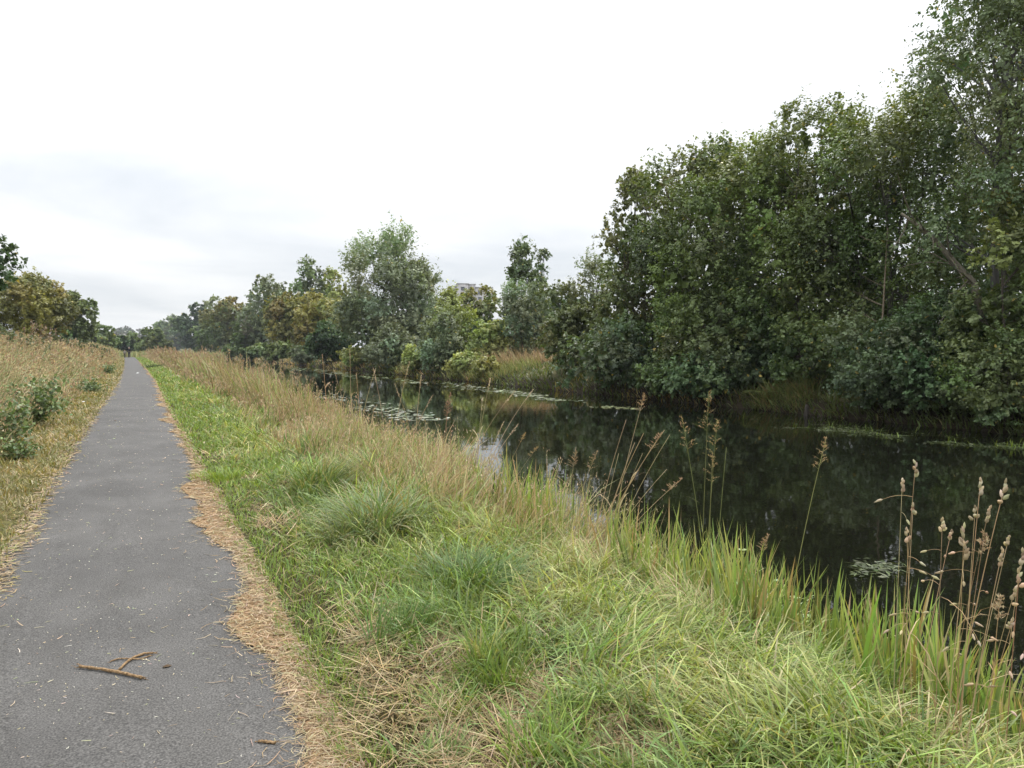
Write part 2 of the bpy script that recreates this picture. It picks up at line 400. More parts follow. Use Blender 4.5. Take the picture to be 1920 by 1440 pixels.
def towpath():
    ys = np.concatenate([np.arange(-20, 1, 1.0), np.arange(1, 30, 0.07), np.arange(30, 100, 0.5), np.arange(100, 320, 4.0)])
    w = np.linspace(0, 1, 15)
    l = edge_l(ys) - 0.05 * (fbm(ys, 3, 0.35, 6) - 0.4); r = edge_r(ys) + 0.03
    X = l[:, None] + (r - l)[:, None] * w[None]
    Z = 0.006 + 0.022 * (1 - (2 * w - 1) ** 2)[None] + 0.006 * (fbm(X, ys[:, None] + 0 * X, 1.4, 8) - 0.5)
    v = np.stack([X, np.broadcast_to(ys[:, None], X.shape), Z], -1)
    mb = MB(); mb.add(v.reshape(-1, 3), grid_faces(len(ys), 15))
    return tag(mb.build('towpath', M_ASPH, smooth=True), 'worn grey tarmac towpath running straight to the trees', kind='structure')
towpath()
def path_z(x, y):
    l = edge_l(y); r = edge_r(y) + 0.03
    w = np.clip((x - l) / (r - l), 0, 1)
    return 0.006 + 0.022 * (1 - (2 * w - 1) ** 2)
def water():
    mb = MB(); mb.add([(3.2, -60, WATER_Z), (20.4, -60, WATER_Z), (20.4, 520, WATER_Z), (3.2, 520, WATER_Z)], np.array([[0, 1, 2, 3]]))
    return tag(mb.build('canal_water', M_WATER), 'still dark canal water mirroring the trees', kind='structure')
water()

# ------------------------------------------------------------------ trees and shrubs
KINDS = {
 #            colours                                                            leaf L,W   up-lean  elong
 'willow':   dict(cols=[(.105, .128, .075), (.13, .155, .095), (.09, .114, .064)], leaf=(.11, .036), up=.9, el=1.5, tip=(.12, .15, .075)),
 'sallow':   dict(cols=[(.066, .092, .03), (.085, .114, .035), (.057, .08, .028)], leaf=(.10, .055), up=.55, el=1.1, tip=(.14, .16, .05)),
 'birch':    dict(cols=[(.068, .095, .045), (.086, .114, .052), (.056, .08, .037)], leaf=(.075, .055), up=-1.1, el=1.9, tip=(.08, .10, .04)),
 'hawthorn': dict(cols=[(.080, .098, .036), (.070, .092, .034), (.09, .098, .038)], leaf=(.085, .06), up=.3, el=1.0, tip=(.12, .11, .042)),
 'gold':     dict(cols=[(.115, .118, .036), (.095, .105, .034), (.135, .128, .038)], leaf=(.10, .07), up=.5, el=1.2, tip=(.165, .15, .045)),
 'lime':     dict(cols=[(.15, .18, .06), (.12, .155, .05), (.17, .19, .07)], leaf=(.10, .04), up=.9, el=1.5, tip=(.2, .22, .08)),
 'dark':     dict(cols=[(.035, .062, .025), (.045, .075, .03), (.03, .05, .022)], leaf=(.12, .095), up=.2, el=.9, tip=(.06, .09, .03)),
 'bluegreen': dict(cols=[(.053, .082, .038), (.068, .096, .045), (.046, .07, .033)], leaf=(.11, .085), up=.15, el=1.0, tip=(.085, .115, .05)),
 'green':    dict(cols=[(.068, .092, .034), (.088, .112, .04), (.058, .081, .03)], leaf=(.10, .065), up=.4, el=1.1, tip=(.1, .13, .045)),
}
def bez(a, b, rng, n=5, bow=0.15, rise=0.0):
    a = np.asarray(a, float); b = np.asarray(b, float)
    m = (a + b) / 2 + rng.standard_normal(3) * np.linalg.norm(b - a) * bow * 0.6 + np.array([0, 0, rise * np.linalg.norm(b - a)])
    t = np.linspace(0, 1, n)[:, None]
    return a * (1 - t) ** 2 + 2 * m * t * (1 - t) + b * t * t
LEAF_GAIN = 1.9
def crown_tree(name, label, cat, x, y, H, R, kind, nleaf, seed, cb=0.25, stems=1, lobes=22, open_=0.0, leafk=1.0, twigs=40, bark=(.07, .055, .045), group=None, shoots=0.0, col_top=None, stem_part='trunk', low=0.45, rough=0.16, taper=0.0):
    """trunk, boughs and a crown of leafy clumps; every clump carries many short leafy twigs"""
    rng = np.random.default_rng(seed)
    K = KINDS[kind]
    z0 = gz(x, y)
    root = empty(name, (x, y, z0))
    dep = max(3.0, depth((x, y, z0 + H / 2)))
    px = dep / 731.0
    LL = max(K['leaf'][0] * leafk, (3.3 if dep < 45 else 2.7) * px); LW = max(K['leaf'][1] * leafk, (1.4 if kind == 'willow' else 2.25 if dep < 45 else 1.85) * px)
    if dep > 45: nleaf = int(nleaf * (1.5 if dep < 75 else 1.8))
    span = H * (1 - cb); zc = H * cb + span * low; rzu = H - zc; rzd = zc - H * cb
    # clump centres spread over a lumpy egg
    i = np.arange(lobes); ct = 1 - 2 * (i + .5) / lobes; st = np.sqrt(1 - ct ** 2); ga = i * 2.39996 + rng.random() * 6.28
    D = unit(np.stack([st * np.cos(ga), st * np.sin(ga), ct], 1) + .18 * rng.standard_normal((lobes, 3)))
    lr = R * rng.uniform(.27, .42, lobes) * (22.0 / lobes) ** .4
    rad = 1 + rough * rng.standard_normal(lobes)
    zz = np.where(D[:, 2] > 0, rzu, rzd)
    C = np.stack([D[:, 0] * R, D[:, 1] * R, D[:, 2] * zz], 1) * rad[:, None]
    C -= D * lr[:, None] * np.array([.95, .95, .8])
    C[:, 2] += zc
    if taper:
        tf = 1 - taper * np.clip((C[:, 2] - H * .25) / (H * .75), 0, 1)
        C[:, :2] *= tf[:, None]; lr = lr * (.35 + .65 * tf)
    C = np.concatenate([C, [[0, 0, zc * .9], [0, 0, zc + rzu * .4]]]); D = np.concatenate([D, [[0, 0, .1], [0, 0, 1.0]]]); lr = np.concatenate([lr, [R * .5, R * .4]])
    C[:, 2] = np.maximum(C[:, 2], np.minimum(lr * .55, H * .3))
    if open_ > 0:
        kp = (rng.random(len(C)) > open_ * .9) | (np.arange(len(C)) >= lobes)
        C, D, lr = C[kp], D[kp], lr[kp]
    lz = lr * np.clip(span / (2.2 * R), .75, 1.45)
    m = 13
    nsp = max(30, int(nleaf / m))
    w = lr ** 2; w /= w.sum()
    li = rng.choice(len(C), int(nsp * 1.5), p=w)
    d = unit(rng.standard_normal((len(li), 3)) + np.array([0, 0, .25]))
    ok = (np.einsum('ij,ij->i', d, D[li]) > -.25) | (rng.random(len(li)) < .22)
    li, d = li[ok][:nsp], d[ok][:nsp]; nsp = len(li)
    r = rng.uniform(.52, .95, nsp)
    B = C[li] + d * np.stack([lr[li], lr[li], lz[li]], 1) * r[:, None]
    if open_ > 0:
        ok = vnoise(B[:, 0] + B[:, 2] * .6, B[:, 2] + B[:, 1] * .5, R * .22 + .15, seed) > open_ * .8
        B, d, li, r = B[ok], d[ok], li[ok], r[ok]; nsp = len(B)
    E = unit(d + np.array([0, 0, K['up']]) * .8 + .35 * rng.standard_normal((nsp, 3)))
    sl = np.clip(.085 * R + .14, .2, .55) * K['el'] * np.exp(.28 * rng.standard_normal(nsp))
    if shoots > 0:
        tp = (D[li][:, 2] > .2) & (d[:, 2] > .2) & (rng.random(nsp) < shoots * .45)
        E[tp] = unit(E[tp] + np.array([0, 0, 1.5])); sl[tp] *= 1.9
    ok = B[:, 2] > .02
    B, d, li, E, sl = B[ok], d[ok], li[ok], E[ok], sl[ok]; nsp = len(B)
    idx = np.repeat(np.arange(nsp), m); n = len(idx)
    t = rng.random(n)
    lat = rng.standard_normal((n, 3)); lat -= E[idx] * np.einsum('ij,ij->i', lat, E[idx])[:, None]; lat = unit(lat)
    P = B[idx] + E[idx] * (sl[idx] * t)[:, None] + lat * (rng.uniform(.15, .62, n) * (LL * .6 + sl[idx] * .3 * (1 - .6 * t)))[:, None]
    P[:, 2] = np.maximum(P[:, 2], .02)
    A = unit(E[idx] * .55 + lat * .8 + np.array([0, 0, -.2]) + .3 * rng.standard_normal((n, 3)))
    Nn = unit(d[idx] * 1.0 + np.array([0, 0, .55]) + rng.standard_normal((n, 3)) * .3)
    lc = pick(rng, K['cols'], len(C), .14)
    cc = lc[li] * (1 + .12 * rng.standard_normal((nsp, 1)))
    hgt = np.clip((B[:, 2] - H * .5) / (H * .5), 0, 1) * rng.random(nsp) ** .7      # upper half of the crown blends towards the tip colour with height
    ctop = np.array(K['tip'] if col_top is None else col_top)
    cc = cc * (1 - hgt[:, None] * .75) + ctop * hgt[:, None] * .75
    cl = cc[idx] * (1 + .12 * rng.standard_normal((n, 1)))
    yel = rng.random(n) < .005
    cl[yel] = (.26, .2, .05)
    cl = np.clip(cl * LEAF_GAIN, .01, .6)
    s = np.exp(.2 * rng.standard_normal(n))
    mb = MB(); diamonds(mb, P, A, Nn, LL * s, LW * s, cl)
    # the dense leafage inside each clump
    fk = 16 if open_ < .1 else 5
    fi = np.repeat(np.arange(len(C)), fk); nf = len(fi)
    fd = unit(rng.standard_normal((nf, 3)))
    FP = C[fi] + fd * np.stack([lr[fi], lr[fi], lz[fi]], 1) * rng.uniform(.05, .5, (nf, 1)); FP[:, 2] = np.maximum(FP[:, 2], .1)
    fs = lr[fi] * rng.uniform(.24, .4, nf)
    diamonds(mb, FP, unit(rng.standard_normal((nf, 3))), unit(fd + .3 * rng.standard_normal((nf, 3))), fs * 1.2, fs, np.clip(lc[fi] * LEAF_GAIN, .01, .6))
    mb.build('crown' if stem_part == 'trunk' else 'foliage', M_LEAF, root)
    wb = MB(); tb = MB(); tops = []
    rt = max(.025, .0155 * H)
    for i in range(stems):
        a = 2 * math.pi * (i + rng.random() * .5) / stems
        rb = 0.0 if stems == 1 else .05 * R + .05
        b = np.array([rb * math.cos(a), rb * math.sin(a), -.15])
        sp = .05 if stems == 1 else .4
        tt = np.array([R * sp * math.cos(a), R * sp * math.sin(a), zc + rzu * (.45 if stems == 1 else .3)])
        p = bez(b, tt, rng, 8, .07)
        k = 1.0 if stems == 1 else .62
        tube(wb, p, np.linspace(rt * k * 1.15, rt * k * .22, 8), 7, bark)
        tops.append(p)
    for j in range(len(C)):
        p = tops[j % len(tops)]
        s0 = p[np.clip(np.argmin(np.abs(p[:, 2] - (C[j, 2] - .35 * lz[j]) * .8)), 1, 6)]
        lp = bez(s0, C[j], rng, 5, .12, .06)
        tube(tb, lp, np.linspace(rt * .24, rt * .07, 5), 4, bark, False)
        for c in B[li == j][:max(1, int(twigs * .7) // len(C))]:
            tube(tb, bez(lp[rng.integers(1, 5)], c, rng, 4, .14, .04)[::1], np.linspace(rt * .12, max(rt * .03, .003), 4), 3, bark, False)
    wb.build(stem_part, M_BARK, root, True)
    tb.build('branches', M_BARK, root, True)
    tag(root, label, cat, group)
    return root
_seed = [100]
def tree_px(name, label, cat, u, X, top, hw, kind, nleaf, **k):
    """place a tree by the pixel column of its middle, its distance from the towpath, the row of its top and its half width in pixels"""
    p = on_x(u, X); s = F_PX / depth(p)
    H = CAM_H + (654 - top) / s - gz(p[0], p[1])
    _seed[0] += 1
    return crown_tree(name, label, cat, float(p[0]), float(p[1]), float(H), float(hw / s), kind, nleaf, _seed[0], **k)

# far bank, from beside the camera outwards
tree_px('birch_tree', 'tall weeping birch rising out of the top right of the picture', 'tree', 1890, 22.3, -190, 175, 'birch', 60000, cb=.06, lobes=48, stems=2, bark=(.09, .085, .08), twigs=110, open_=.03, low=.5, rough=.08)
tree_px('willow_tree', 'broadleaved willow with yellowing leaves right below the weeping birch', 'tree', 1915, 20.6, 350, 105, 'green', 13000, cb=.05, lobes=20, stems=3, leafk=1.25, col_top=(.13, .13, .045), twigs=50)
tree_px('willow_tree', 'tall willow with spiky top shoots just beside the weeping birch', 'tree', 1655, 23.4, 186, 175, 'sallow', 50000, cb=.14, lobes=44, stems=4, shoots=.4, twigs=160, open_=.13, bark=(.10, .095, .075), low=.5, rough=.07)
tree_px('willow_tree', 'willow with spiky top shoots, middle of the big far bank trees', 'tree', 1505, 23.6, 218, 140, 'sallow', 38000, cb=.06, lobes=40, stems=4, shoots=.4, twigs=90, open_=.04, rough=.07)
tree_px('willow_tree', 'dense round dark willow with a low bough over the far bank', 'tree', 1350, 22.8, 262, 165, 'sallow', 56000, cb=.05, lobes=46, stems=4, shoots=.25, twigs=80, open_=.02, rough=.07)
tree_px('sallow_shrub', 'leafy sallow shrub standing in front of the dense round willow', 'shrub', 1345, 20.9, 530, 105, 'green', 13000, cb=.04, lobes=18, stems=4, stem_part='stems')
tree_px('hawthorn_tree', 'olive brown leaning tree at the edge of the big willows', 'tree', 1205, 22.8, 345, 92, 'hawthorn', 26000, cb=.02, lobes=40, stems=3, twigs=60, open_=.02, rough=.08, col_top=(.105, .105, .042))
tree_px('willow_tree', 'thin pale willow with see-through top beside the olive brown tree', 'tree', 1110, 23.5, 462, 50, 'willow', 5500, cb=.1, lobes=20, stems=3, shoots=.8, open_=.3, twigs=70)
tree_px('sallow_shrub', 'round grey olive sallow shrub under the thin pale willow', 'shrub', 1080, 21.8, 545, 85, 'hawthorn', 13000, cb=.0, lobes=22, stems=4, col_top=(.11, .125, .06), stem_part='stems')
# second row behind
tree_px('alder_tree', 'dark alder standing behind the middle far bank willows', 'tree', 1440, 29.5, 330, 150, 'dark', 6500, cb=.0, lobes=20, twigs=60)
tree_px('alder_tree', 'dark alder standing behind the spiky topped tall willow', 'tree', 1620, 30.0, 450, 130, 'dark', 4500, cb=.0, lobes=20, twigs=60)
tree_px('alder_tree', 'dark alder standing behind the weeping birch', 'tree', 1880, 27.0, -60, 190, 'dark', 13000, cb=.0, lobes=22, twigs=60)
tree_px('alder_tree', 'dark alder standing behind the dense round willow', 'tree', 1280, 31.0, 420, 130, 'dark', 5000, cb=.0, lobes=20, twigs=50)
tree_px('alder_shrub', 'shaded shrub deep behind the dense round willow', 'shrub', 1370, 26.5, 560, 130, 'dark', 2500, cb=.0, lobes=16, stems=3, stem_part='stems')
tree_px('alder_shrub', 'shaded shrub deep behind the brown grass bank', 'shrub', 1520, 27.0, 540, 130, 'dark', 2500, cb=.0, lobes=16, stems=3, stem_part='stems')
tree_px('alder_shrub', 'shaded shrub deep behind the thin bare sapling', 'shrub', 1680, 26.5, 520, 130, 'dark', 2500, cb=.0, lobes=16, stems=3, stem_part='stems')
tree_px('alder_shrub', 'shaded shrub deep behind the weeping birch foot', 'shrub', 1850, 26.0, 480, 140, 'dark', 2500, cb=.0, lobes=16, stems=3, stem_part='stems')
# shrubs at the water
tree_px('broadleaf_shrub', 'dark glossy broad-leaved shrub overhanging the water below the olive tree', 'shrub', 1150, 20.0, 590, 110, 'bluegreen', 9500, cb=.0, lobes=20, leafk=1.35, stems=3, stem_part='stems', low=.35)
tree_px('broadleaf_shrub', 'low dark shrub at the water beside the brown grass bank', 'shrub', 1330, 19.9, 640, 96, 'bluegreen', 7500, cb=.0, lobes=18, stems=3, stem_part='stems', low=.35)
tree_px('bramble_shrub', 'large blue green shrub hanging over the floating weed', 'shrub', 1670, 20.0, 590, 125, 'bluegreen', 15000, cb=.0, lobes=24, stems=4, leafk=.9, stem_part='stems', low=.35)
tree_px('bramble_shrub', 'dense shrub at the water under the yellowing willow', 'shrub', 1885, 19.9, 600, 110, 'green', 14000, cb=.0, lobes=22, stems=4, leafk=.8, stem_part='stems', low=.35)
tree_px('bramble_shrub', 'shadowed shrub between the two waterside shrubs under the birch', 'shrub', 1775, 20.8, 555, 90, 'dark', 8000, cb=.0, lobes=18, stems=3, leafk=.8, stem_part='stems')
tree_px('sallow_shrub', 'small shrub rooted above the brown grass of the far bank', 'shrub', 1530, 21.4, 590, 85, 'green', 7000, cb=.0, lobes=16, stems=3, stem_part='stems')
tree_px('sallow_shrub', 'small shrub behind the low dark waterside shrub', 'shrub', 1425, 21.6, 600, 70, 'dark', 5000, cb=.0, lobes=16, stems=3, stem_part='stems')
tree_px('bramble_shrub', 'low trailing bramble between the broad-leaved shrubs at the water', 'shrub', 1245, 19.8, 665, 60, 'green', 4500, cb=.0, lobes=14, stems=3, stem_part='stems', low=.35)
# middle distance
tree_px('willow_tree', 'large grey green willow standing alone against the sky', 'tree', 738, 23.0, 452, 112, 'willow', 33000, cb=.02, lobes=60, stems=4, shoots=.4, twigs=120, open_=.03, low=.36, rough=.1, bark=(.05, .042, .035))
tree_px('birch_tree', 'taller slim drooping birch nearest the pale building', 'tree', 978, 28.0, 440, 46, 'birch', 7500, cb=.06, lobes=40, stems=2, open_=.04, twigs=60, bark=(.14, .13, .12), low=.33, rough=.1, taper=.75)
tree_px('birch_tree', 'thinner drooping birch right beside the slim birch', 'tree', 1014, 28.6, 452, 32, 'birch', 3500, cb=.06, lobes=30, twigs=40, bark=(.14, .13, .12), low=.35, rough=.1, taper=.75)
tree_px('willow_tree', 'broad grey willow growing round the foot of the slim birches', 'tree', 990, 26.2, 535, 64, 'willow', 9000, cb=.0, lobes=24, stems=4)
tree_px('willow_shrub', 'light yellow green willow bush beside the large lone willow', 'shrub', 845, 22.6, 548, 46, 'lime', 6500, cb=.0, lobes=20, stems=4, shoots=.5, stem_part='stems')
tree_px('willow_shrub', 'round grey green willow bush at the water under the large willow', 'shrub', 735, 20.4, 612, 50, 'willow', 6500, cb=.0, lobes=20, stems=5, shoots=.4, stem_part='stems', low=.35)
tree_px('willow_shrub', 'upright grey green willow bush at the water by the lime bush', 'shrub', 830, 20.4, 588, 46, 'willow', 6500, cb=.0, lobes=20, stems=5, shoots=.4, stem_part='stems', low=.35)
tree_px('sallow_shrub', 'small bright green bush beside the dry grass patch', 'shrub', 922, 23.4, 598, 38, 'lime', 3800, cb=.0, lobes=16, stems=4, stem_part='stems')
tree_px('oak_tree', 'dark round tree with yellowing top below the pale building', 'tree', 902, 36.0, 551, 50, 'green', 5000, cb=.0, lobes=20, col_top=(.2, .16, .04))
tree_px('oak_tree', 'dark tree behind the slim birch', 'tree', 1055, 38.0, 540, 44, 'dark', 4500, cb=.0, lobes=20)
tree_px('hawthorn_tree', 'golden round tree beside the large lone willow', 'tree', 610, 22.8, 551, 70, 'gold', 10000, cb=.0, lobes=26, stems=3)
tree_px('alder_shrub', 'dark green shrub under the golden round tree', 'shrub', 622, 20.6, 600, 46, 'dark', 5000, cb=.0, lobes=18, stems=3, stem_part='stems')
tree_px('birch_tree', 'pale birch standing behind the golden round tree', 'tree', 588, 28.0, 488, 53, 'birch', 6000, cb=.05, lobes=30, open_=.05, bark=(.14, .13, .12), taper=.45)
tree_px('birch_tree', 'pale slender birch between the golden tree and large willow', 'tree', 632, 30.0, 512, 28, 'lime', 2800, cb=.05, lobes=18, bark=(.14, .13, .12))
tree_px('hawthorn_tree', 'olive gold tree second from the large lone willow', 'tree', 542, 23.0, 540, 48, 'gold', 5500, cb=.0, lobes=22, stems=2, col_top=(.18, .15, .04))
tree_px('birch_tree', 'rounded grey green birch in the far bank row', 'tree', 497, 23.5, 532, 43, 'willow', 5000, cb=.0, lobes=22)
tree_px('alder_tree', 'dark green tree behind the rounded grey green birch', 'tree', 526, 28.0, 533, 38, 'green', 3000, cb=.0, lobes=18)
tree_px('hawthorn_tree', 'rusty orange tree in the far bank row', 'tree', 435, 22.6, 559, 60, 'hawthorn', 6000, cb=.0, lobes=22, stems=2, col_top=(.21, .14, .04))
tree_px('alder_shrub', 'fresh green bush below the rusty orange tree', 'shrub', 465, 20.8, 594, 32, 'green', 2600, cb=.0, lobes=16, stems=3, stem_part='stems')
tree_px('birch_tree', 'light birch top showing behind the rusty orange tree', 'tree', 410, 27.0, 557, 34, 'willow', 2600, cb=.0, lobes=18, bark=(.14, .13, .12))
tree_px('alder_tree', 'dark leafy tree beyond the rusty orange tree', 'tree', 368, 23.0, 571, 43, 'dark', 4200, cb=.0, lobes=20)
tree_px('sallow_tree', 'mid green tree beside the dark leafy far tree', 'tree', 395, 21.6, 596, 34, 'green', 2600, cb=.0, lobes=18)
tree_px('sallow_tree', 'grey green tree near the end of the far bank row', 'tree', 332, 23.5, 590, 31, 'willow', 2800, cb=.0, lobes=18)
tree_px('sallow_tree', 'smallest grey green tree ending the far bank row', 'tree', 310, 24.0, 602, 25, 'green', 2200, cb=.0, lobes=18)
for i, (u, t_, hw, lab) in enumerate(((520, 640, 38, 'low scrubby bush at the water below the olive gold tree'), (575, 648, 36, 'low scrubby bush at the water below the golden tree'), (665, 655, 30, 'low olive bush at the water between golden tree and lone willow'), (478, 648, 24, 'low scrubby bush at the water below the fresh green bush'), (435, 645, 20, 'low scrubby bush at the water below the rusty tree'), (780, 655, 26, 'low pale bush at the water between the two grey willow bushes'), (872, 662, 30, 'low pale herb bush right of the upright willow bush'), (912, 668, 24, 'low herb bush at the water below the bright green bush'))):
    tree_px('scrub_bush', lab, 'bush', u, 20.1, t_, hw, ('green', 'willow', 'lime', 'green', 'green', 'lime', 'lime', 'gold', 'lime', 'green', 'willow')[i], 2600, cb=.0, lobes=14, stems=3, stem_part='stems', low=.35)
# end of the towpath
for (u, dd, t_, hw, k, lab) in ((190, 150, 612, 30, 'green', 'rounded green tree left of the towpath end'), (166, 150, 626, 24, 'sallow', 'low green tree beside the rounded tree at the towpath end'), (222, 185, 628, 24, 'dark', 'dark tree behind the walkers at the towpath end'),
                              (246, 190, 626, 24, 'green', 'bushy tree straight above the walker in dark clothes'), (268, 195, 626, 27, 'dark', 'dark bushy tree beside the bushy one at the towpath end'), (292, 185, 618, 30, 'green', 'bushy tree closing the canal by the far bank row')):
    p_ = at_depth(u, 654, dd)
    _seed[0] += 1
    s_ = F_PX / depth(p_)
    crown_tree('distant_tree', lab, 'tree', float(p_[0]), float(p_[1]), CAM_H + (654 - t_) / s_ - gz(p_[0], p_[1]), hw / s_, k, 2600, _seed[0], cb=.0, lobes=18, low=.35)
# embankment side
tree_px('hawthorn_tree', 'broad golden green hawthorn on the left embankment', 'tree', 54, -7.6, 516, 82, 'gold', 17000, cb=.0, lobes=36, stems=3, col_top=(.18, .155, .06), rough=.07)
tree_px('alder_tree', 'darker green tree just beyond the golden hawthorn', 'tree', 140, -6.4, 550, 34, 'green', 6500, cb=.0, lobes=22, stems=2, open_=.08)
tree_px('ash_tree', 'dark leafy tree reaching into the left edge of the picture', 'tree', -112, -6.2, 410, 122, 'dark', 8000, cb=.3, lobes=22, leafk=1.3, open_=.15, twigs=120)

# ------------------------------------------------------------------ far wooded hill
def far_wood():
    rng = np.random.default_rng(5)
    mb = MB()
    n = 400
    x = rng.uniform(-110, 150, n); y = rng.uniform(640, 980, n)
    r = rng.uniform(4, 7.5, n); z = ground_z(x, y) + 2
    m = 40
    d = unit(rng.standard_normal((n, m, 3))); d[..., 2] = np.abs(d[..., 2]) * 1.1 - 0.15
    P = np.stack([x, y, z], -1)[:, None] + d * r[:, None, None] * (0.75 + 0.3 * rng.random((n, m, 1)))
    c = pick(rng, [(.05, .07, .04), (.065, .08, .04), (.06, .06, .04), (.085, .075, .045)], n)
    cc = np.repeat(c[:, None], m, 1) * (1 + .15 * rng.standard_normal((n, m, 1)))
    P = P.reshape(-1, 3); D = d.reshape(-1, 3)
    diamonds(mb, P, unit(rng.standard_normal(P.shape)), unit(D + .4 * rng.standard_normal(P.shape)), rng.uniform(2.2, 3.6, len(P)), rng.uniform(1.6, 2.8, len(P)), np.clip(cc.reshape(-1, 3), .01, 1))
    tag(mb.build('distant_wood', M_LEAF), 'wooded hill far beyond the end of the towpath', kind='stuff')
far_wood()

# ------------------------------------------------------------------ pale building beyond the trees
def building():
    p = at_depth(884, 654, 330.0)
    s = F_PX / 330.0
    z0 = gz(p[0], p[1])
    root = empty('apartment_building', (float(p[0]), float(p[1]), z0))
    root.rotation_euler.z = -math.radians(19)
    wall = flat_mat('pale_render', (.40, .385, .38), .85, .2, .06, .4)
    glass = flat_mat('window_glass', (.10, .11, .13), .15, .5, .2, .5)
    whitem = flat_mat('white_trim', (.50, .50, .52), .6, .3, .05, 1)
    top = CAM_H + (654 - 535.5) / s - z0; wing = CAM_H + (654 - 540) / s - z0
    def px(u): return (u - 884) / s / math.cos(math.radians(8))
    blocks = (('wall', px(856), px(876), -6, 8, top), ('wall', px(876), px(890), -4.6, 8, top - .15), ('wall', px(842), px(856), -4, 9, wing), ('wall', px(890), px(921), -5, 9, wing - .4))
    walls = []
    for nme, x0, x1, y0, y1, h in blocks:
        m = MB(); box(m, x0, x1, y0, y1, -0.5, h); w = m.build(nme, wall, root); walls.append(w)
        m = MB(); box(m, x0 - .2, x1 + .2, y0 - .2, y1 + .2, h + .004, h + .45); m.build('parapet', whitem, w)
    wm = None
    for b, (nme, x0, x1, y0, y1, h) in enumerate(blocks):
        k = max(1, int((x1 - x0) / 2.6))
        for r_ in range(5):
            for i in range(k):
                xc = x0 + (x1 - x0) * (i + .5) / k
                if wm is None:
                    m = MB(); box(m, -.75, .75, -.06, .05, -.7, .7); wm = m.mesh('window', glass)
                    m = MB(); box(m, -.95, .95, -.22, .05, -.86, -.72); sm = m.mesh('sill', whitem)
                    m = MB(); box(m, -.95, .95, -.3, .05, .72, .86); lm = m.mesh('lintel', whitem)
                w = bpy.data.objects.new('window', wm); COL.objects.link(w); w.parent = root; w.location = (xc, y0, h - 2.0 - 2.9 * r_)
                f = bpy.data.objects.new('sill', sm); COL.objects.link(f); f.parent = w
                f = bpy.data.objects.new('lintel', lm); COL.objects.link(f); f.parent = w
    tag(root, 'pale flat-roofed apartment block showing above the trees', 'building')
building()

# ------------------------------------------------------------------ grass and ground cover (nobody could count the blades)
def samp_y(rng, n, y0, y1, p=1.6, a=1.2):
    u = rng.random(n); e = 1 - p
    return ((y0 + a) ** e + u * ((y1 + a) ** e - (y0 + a) ** e)) ** (1 / e) - a
def lod(x, y, base, k=0.00125, cap=9.):
    d = np.hypot(x, y)
    return np.clip(np.maximum(base, k * d), base, base * cap)
GREEN = [(.20, .285, .055), (.245, .32, .07), (.16, .24, .05)]
BLUE = [(.165, .24, .07), (.215, .285, .10), (.135, .205, .058)]
PALE = [(.32, .355, .12), (.285, .335, .11), (.37, .375, .17)]
TAN = [(.41, .33, .18), (.48, .395, .245), (.35, .27, .14)]
STRAW = [(.37, .28, .16), (.45, .36, .235), (.28, .205, .11), (.40, .315, .20)]

BARE = [(700, 1195, .17), (765, 1265, .2), (850, 1225, .18), (800, 1375, .26), (945, 1372, .2), (1025, 1292, .16), (900, 1425, .28), (490, 955, .12), (515, 985, .14), (470, 900, .12), (540, 920, .1), (1200, 1400, .18), (1110, 1180, .1), (1010, 1180, .08), (1240, 1270, .1)]
BARE = [(*on_z(u, v, .02)[:2], r * 1.3) for u, v, r in BARE]
def bare_mask(x, y):
    b = np.zeros(np.shape(x))
    wob = (fbm(x, y, .22, 73) - .5) * .9
    for cx, cy, r in BARE: b = np.maximum(b, 1 - sstep(.55, 1.15, np.hypot(x - cx, (y - cy) * .8) / r + wob))
    return b
def mown_strip():
    rng = np.random.default_rng(11); mb = MB()
    n = 39000
    y = samp_y(rng, n, 1.2, 150, 1.55); q = rng.random(n) ** 1.0 * (0.95 + .35 * fbm(y, 2, 2.2, 9))
    x = edge_r(y) - .03 + q
    patch = fbm(x, y, 0.55, 51)
    hgt = (0.035 + 0.075 * patch + .05 * sstep(.5, 1.1, q)) * rng.uniform(.7, 1.4, n)
    hgt *= np.where(q < .08, .7, 1)
    d = np.hypot(x, y); hgt *= (1 + d * .012)
    w = lod(x, y, .0062) * rng.uniform(.6, 1.3, n)
    P = np.stack([x, y, ground_z(x, y) - .004], 1)
    cb = pick(rng, GREEN + BLUE[:1], n, .2); dry = fbm(x, y, .8, 61)
    isd = rng.random(n) < np.maximum(np.clip((dry - .56) * 1.8 + .04, .02, .5), bare_mask(x, y) * .9)
    hgt *= 1 - .6 * bare_mask(x, y)
    cb[isd] = pick(rng, TAN + PALE, int(isd.sum()))
    ang = rng.random(n) * 6.283; ang = np.where(q < .1, math.pi + rng.standard_normal(n) * .8, ang)
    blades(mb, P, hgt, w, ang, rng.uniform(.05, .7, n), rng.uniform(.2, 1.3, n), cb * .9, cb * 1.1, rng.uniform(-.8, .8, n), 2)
    tag(mb.build('mown_grass', M_GRASS), 'short green mown grass along the towpath edge', kind='stuff')
mown_strip()

